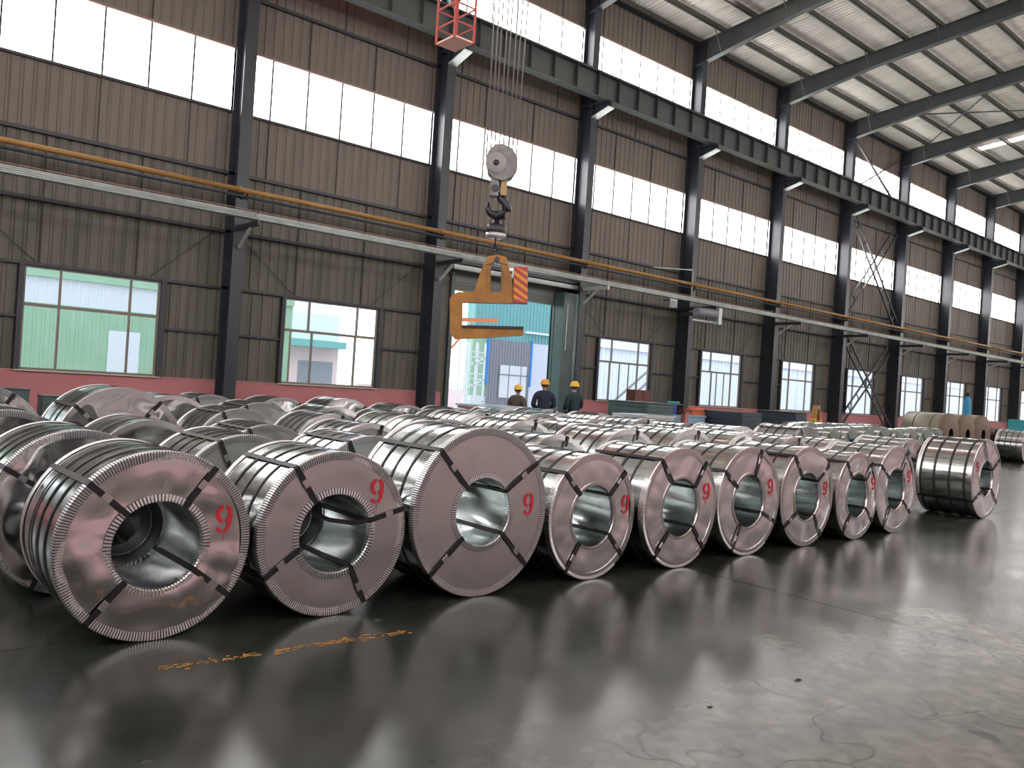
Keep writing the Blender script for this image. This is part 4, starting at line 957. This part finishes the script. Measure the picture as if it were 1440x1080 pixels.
# ------------------------------------------------------------------ people
def skin_mesh(name, pts, edges, radii, m, parent, root=0, sub=2, loc=None):
    me = bpy.data.meshes.new(name); me.from_pydata([tuple(p) for p in pts], edges, []); me.materials.append(m)
    o = put(name, me, parent, loc)
    md = o.modifiers.new('skin', 'SKIN'); md.use_smooth_shade = True
    for i, r_ in enumerate(radii):
        sv = me.skin_vertices[0].data[i]; sv.radius = r_ if isinstance(r_, tuple) else (r_, r_); sv.use_root = (i == root)
    s = o.modifiers.new('sub', 'SUBSURF'); s.levels = sub; s.render_levels = sub
    return o
def person(loc, rz, height, jacket, helmet, label, head_yaw=0, arms='down', lean=0.0):
    e = empty('person', loc, rz, label=label, cat='person', group='three workers in yellow helmets by the doorway')
    S = height/1.75
    P = [(0, 0, .95), (0, 0, 1.12), (0, .01, 1.30), (0, 0, 1.44), (0, -.01, 1.52),
         (.10, 0, .90), (.115, -.01, .50), (.12, .01, .10), (.12, -.14, .04),
         (-.10, 0, .90), (-.115, -.01, .50), (-.12, .01, .10), (-.12, -.14, .04),
         (.17, 0, 1.41)]
    E = [(0, 1), (1, 2), (2, 3), (3, 4), (0, 5), (5, 6), (6, 7), (0, 9), (9, 10), (10, 11)]
    # trousers
    pts = [P[i] for i in (0, 5, 6, 7, 9, 10, 11)]
    skin_mesh('trousers', [Vector(p)*S for p in pts], [(0, 1), (1, 2), (2, 3), (0, 4), (4, 5), (5, 6)], [(.15*S, .11*S), .10*S, .07*S, .055*S, .10*S, .07*S, .055*S], TROUS, e)
    # jacket with sleeves
    if arms == 'down': L_ = [(.20, 0, 1.40), (.27, .02, 1.12), (.25, -.06, .86)]; R_ = [(-.20, 0, 1.40), (-.27, .02, 1.12), (-.25, -.06, .86)]
    else: L_ = [(.20, 0, 1.40), (.27, .0, 1.12), (.14, -.2, 1.06)]; R_ = [(-.20, 0, 1.40), (-.27, 0, 1.12), (-.14, -.2, 1.10)]
    pts = [(0, 0, .92), (0, 0, 1.12), (0, .01, 1.30), (0, .01, 1.42), (0, -.005, 1.50)]+L_+R_
    ed = [(0, 1), (1, 2), (2, 3), (3, 4), (3, 5), (5, 6), (6, 7), (3, 8), (8, 9), (9, 10)]
    rd = [(.185, .13), (.18, .13), (.20, .135), (.15, .11), (.075, .075), .085, .068, .052, .085, .068, .052]
    rd = [(a*S if not isinstance(a, tuple) else (a[0]*S, a[1]*S)) for a in rd]
    skin_mesh('jacket', [Vector(p)*S for p in pts], ed, rd, jacket, e)
    # hands
    for side, A in ((1, L_), (-1, R_)):
        wv = Vector(A[2]); d = (Vector(A[2])-Vector(A[1])).normalized(); a1 = Vector((0, 1, 0)) if arms == 'down' else Vector((0, 0, 1)); nrm = d.cross(a1).normalized(); sd = nrm.cross(d)
        hp_ = [wv+d*.03, wv+d*.10]; he = [(0, 1)]; hr = [.025, .032]
        for f, (off, ln) in enumerate(((-.030, .065), (-.010, .078), (.010, .073), (.030, .055))):
            b = wv+d*.115+sd*off; n0 = len(hp_); hp_ += [b, b+d*ln*.5, b+d*ln+nrm*.015]; he += [(1, n0), (n0, n0+1), (n0+1, n0+2)]; hr += [.010, .009, .008]
        n0 = len(hp_); hp_ += [wv+d*.06-sd*.035, wv+d*.10-sd*.055]; he += [(0, n0), (n0, n0+1)]; hr += [.012, .010]
        skin_mesh('hand', [p*S for p in hp_], he, [r_*S for r_ in hr], SKIN, e, 0, 1)
    # head (turned on the neck)
    hd = MB(); n = 20; mm = 14; vs = []
    for j in range(mm+1):
        ph = pi*j/mm
        for k in range(n):
            a = 2*pi*k/n; x_ = .075*sin(ph)*cos(a); y_ = .092*sin(ph)*sin(a); z_ = .115*cos(ph)
            if y_ < 0:
                if z_ < -.03: x_ *= .86; y_ *= .92
                if abs(x_) < .018 and -.03 < z_ < .03: y_ -= .022*(1-abs(z_+.012)/.045)
                if abs(z_-.012) < .02 and .015 < abs(x_) < .045: y_ += .010
            vs.append((x_, y_, z_))
    hd.add(vs, [(j*n+k, (j+1)*n+k, (j+1)*n+(k+1) % n, j*n+(k+1) % n) for j in range(mm) for k in range(n)], True)
    hq = bpy.data.objects.new('head', hd.mesh('head', SKIN)); col.objects.link(hq); hq.parent = e; hq.location = (0, -.015*S, 1.635*S); hq.rotation_euler = (0, 0, head_yaw); hq.scale = (S, S, S)
    MB().tube([(0, .01, -.18), (0, 0, -.08)], .052, 12).build('neck', SKIN, hq)
    for sx_ in (-1, 1): MB().lathe([(0, -.01), (.022, -.006), (.03, .0), (.02, .006)], 12, 'x', (sx_*.076, .0, -.005)).build('ear', SKIN, hq)
    for sx_ in (-1, 1): MB().lathe([(0, -.012), (.008, -.008), (.011, 0)], 10, 'y', (sx_*.03, -.078, .012)).build('eye', HAIR, hq)
    MB().box(-.024, .024, -.088, -.080, -.052, -.045).build('mouth', REDO, hq)
    MB().lathe([(.088, -.03), (.093, .03), (.088, .06)], 20, 'z', (0, .012, -.02)).build('hair', HAIR, hq)
    h = MB().lathe([(.0, .145), (.04, .143), (.075, .125), (.10, .09), (.113, .045), (.116, .02), (.128, .012), (.126, .006), (.108, .01)], 24, 'z', (0, .005, 0)).build('helmet', helmet, hq)
    MB().add([(.12*cos(a)*(1 if q_ else .9), -.0-.12*sin(a)*(1.42 if q_ else .9)+.005, .012-(.012 if q_ else 0)) for a in [pi*(.15+.7*j/10) for j in range(11)] for q_ in (0, 1)], [(2*j, 2*j+1, 2*j+3, 2*j+2) for j in range(10)]).build('helmet_peak', helmet, h)
    MB().tube([(0, -.10, .085), (0, -.05, .135), (0, .05, .137), (0, .11, .085)], .008, 6).build('helmet_ridge', helmet, h)
    for sx_ in (-1, 1):
        skin_mesh('shoe', [Vector((sx_*.12, .03, .045))*S, Vector((sx_*.12, -.06, .045))*S, Vector((sx_*.12, -.15, .04))*S], [(0, 1), (1, 2)], [.045*S, .048*S, .04*S], SHOE, e, 0, 1)
    return e
person((13.20, 15.25, 0), rad(105), 1.62, CLOTHB, HELM, 'worker in a brown jacket and yellow helmet, leftmost and smallest of three', .2, 'fwd')
person((14.05, 15.2, 0), rad(150), 1.80, CLOTH, HELMO, 'broad worker in navy jacket and orange-yellow helmet, middle of three', .5, 'fwd')
person((15.12, 15.2, 0), rad(178), 1.80, CLOTHG, HELM, 'worker in dark teal jacket seen from behind, rightmost of three', 0, 'fwd')

# ------------------------------------------------------------------ outside
og = MB().box(-40, 130, WY+.2, 90, -.25, -.05).build('trim_1', XCON); tag(og, kind='structure')
def xb(name, m, parent, *a): return MB().box(*a).build(name, m, parent)
def ribs(parent, m, x0, x1, y, z0, z1, p=.25):
    q_ = MB(); x_ = x0
    while x_ < x1: q_.box(x_, x_+.05, y-.03, y, z0, z1); x_ += p
    tag(q_.build('cladding_rib', m, parent), kind='stuff')
gs = empty('green_shed', (0, 30, 0), label='green plastic-clad shed seen through the first lower window', cat='shed')
xb('wall', XGREEN, gs, -3, 14.1, 0, .1, 0, 3.3); ribs(gs, XGREEN, -3, 14.1, 0, 0, 3.25); xb('upper_wall', XWHITE, gs, -3, 9.0, .02, .12, 3.3, 4.15); xb('upper_wall', XGREEN, gs, 9.0, 14.1, .02, .12, 3.3, 4.15); xb('eave_strip', XGREEN, gs, -3, 14.1, -.1, .12, 4.15, 5.2)
ribs(gs, XWHITE, -3, 9.0, .02, 3.3, 4.15); xb('white_panel', XWHITE, gs, 7.5, 8.5, -.06, -.03, 0, 2.6)
xb('side_wall', XGREEN, gs, 14.0, 14.1, .1, 4, 0, 5.2)
pb = empty('pink_building', (14.2, 38, 0), label='pale pink building with teal canopy outside the second lower window', cat='building')
xb('wall', XPINK, pb, -3, 6.3, 0, 4, 0, 3.0); xb('canopy', XTEAL, pb, -3, 6.3, -.8, 0, 2.9, 3.25); xb('upper_wall', XWHITE, pb, -3, 6.3, 0, 4, 3.0, 4.6)
MB().prism([(0, 4.6), (6, 4.6), (6, 7.2), (4, 7.0)], -3, 6.3, 'x').build('roof', XROOF, pb)
for a in (.9, 4.1): xb('shutter_door', XGREY, pb, a, a+1.9, -.03, 0, 0, 2.2)
gb_ = empty('green_building', (21.5, 28, 0), label='teal and green building with big grey door seen through the doorway', cat='building')
xb('wall', XTEAL, gb_, .0, 5.2, 0, .5, 3.6, 8); xb('side_panel', XGREEN, gb_, 0, .85, 0, .5, 1.05, 3.6); xb('right_panel', XPALE, gb_, 3.35, 4.6, 0, .5, 0, 3.6); xb('dado', XWHITE, gb_, 0, .85, -.02, .5, 0, 1.05)
ribs(gb_, XTEAL, 0, 5.2, 0, 3.6, 8, .2); xb('gutter', XWHITE, gb_, 2.9, 5.2, -.12, -.03, 4.02, 4.12)
xb('big_door', XGREY, gb_, .85, 3.35, -.03, .05, 0, 3.6); ribs(gb_, XGREY, .85, 3.35, -.03, 0, 3.6, .16)
xb('door_trim', XBLUE, gb_, .78, .88, -.08, 0, 1.6, 3.7); xb('door_trim', XBLUE, gb_, 3.32, 3.42, -.08, 0, 1.6, 3.7); xb('corner_trim', XBLUE, gb_, 4.6, 5.2, -.05, 0, 0, 8)
wdo = xb('door_window', XWHITE, gb_, 1.55, 3.15, -.09, -.06, 1.05, 2.5)
for a in (1.5, 2.05, 2.75, 3.12): xb('window_bar', XGREY, gb_, a, a+.04, -.11, -.09, 1.05, 2.5)
xb('window_bar', XGREY, gb_, 1.5, 3.16, -.11, -.09, 2.05, 2.10)
tw = empty('lattice_tower', (20.5, 26.6, 0), label='white lattice framework outside at the left of the doorway', cat='lattice')
for a in (-.35, .15, .6):
    for b in (0, .5): MB().box(a, a+.06, b, b+.06, -.05, 3.3).build('upright', XWHITE, tw)
for k in range(7):
    MB().bar((-.32, 0, .45*k), (.63, 0, .45*k+(.45 if k % 2 else -.02)), .04, .04).build('diagonal', XWHITE, tw); MB().bar((-.32, 0, .45*k+.2), (.63, 0, .45*k+.2), .04, .04).build('rung', XWHITE, tw)
og_ = empty('orange_boom', (21.2, 27.2, 0), label='orange boom arm outside above the lattice framework', cat='boom')
MB().bar((-1.6, 0, 4.15), (.9, 0, 4.35), .15, .16).build('boom', ORNG, og_); MB().bar((-.8, 0, 0), (-.8, 0, 4.2), .12, .12).build('mast', XWHITE, og_)
MB().bar((-1.4, 0, 3.0), (-.4, 0, 4.1), .08, .08).build('brace', ORNG, og_)
lw = empty('low_pink_wall', (14, 40, 0), label='low pink boundary wall outside beyond the doorway', cat='wall')
xb('wall', XPINK, lw, 9, 20, 0, .3, 0, 1.2)
nb = empty('pale_building', (41, 46, 0), label='long pale blue clad building outside the right-hand lower windows', cat='building')
xb('wall', XPALE, nb, 0, 125, 0, .2, 0, 9); ribs(nb, XPALE, 0, 125, 0, 0, 9, .5); xb('eave', XWHITE, nb, 0, 125, -.3, .2, 5.2, 5.5)
for k in range(20): xb('downpipe', XWHITE, nb, 1.5+6*k, 1.7+6*k, -.15, -.03, 0, 5.2)
stp = empty('outdoor_stair', (27.5, 25.6, 0), label='grey outdoor staircase outside the third lower window', cat='staircase')
for zz in (0, .55): MB().bar((0, 0, .3+zz), (5.5, 0, 4.0+zz), .08, .10).build('stringer', XGREY, stp)
for k in range(9): MB().bar((.3+.6*k, 0, .5+.404*k), (.3+.6*k, 0, 1.05+.404*k), .03, .03).build('baluster', XGREY, stp)
MB().box(5.4, 5.5, -.05, .05, -.05, 4.5).build('landing_post', XGREY, stp)
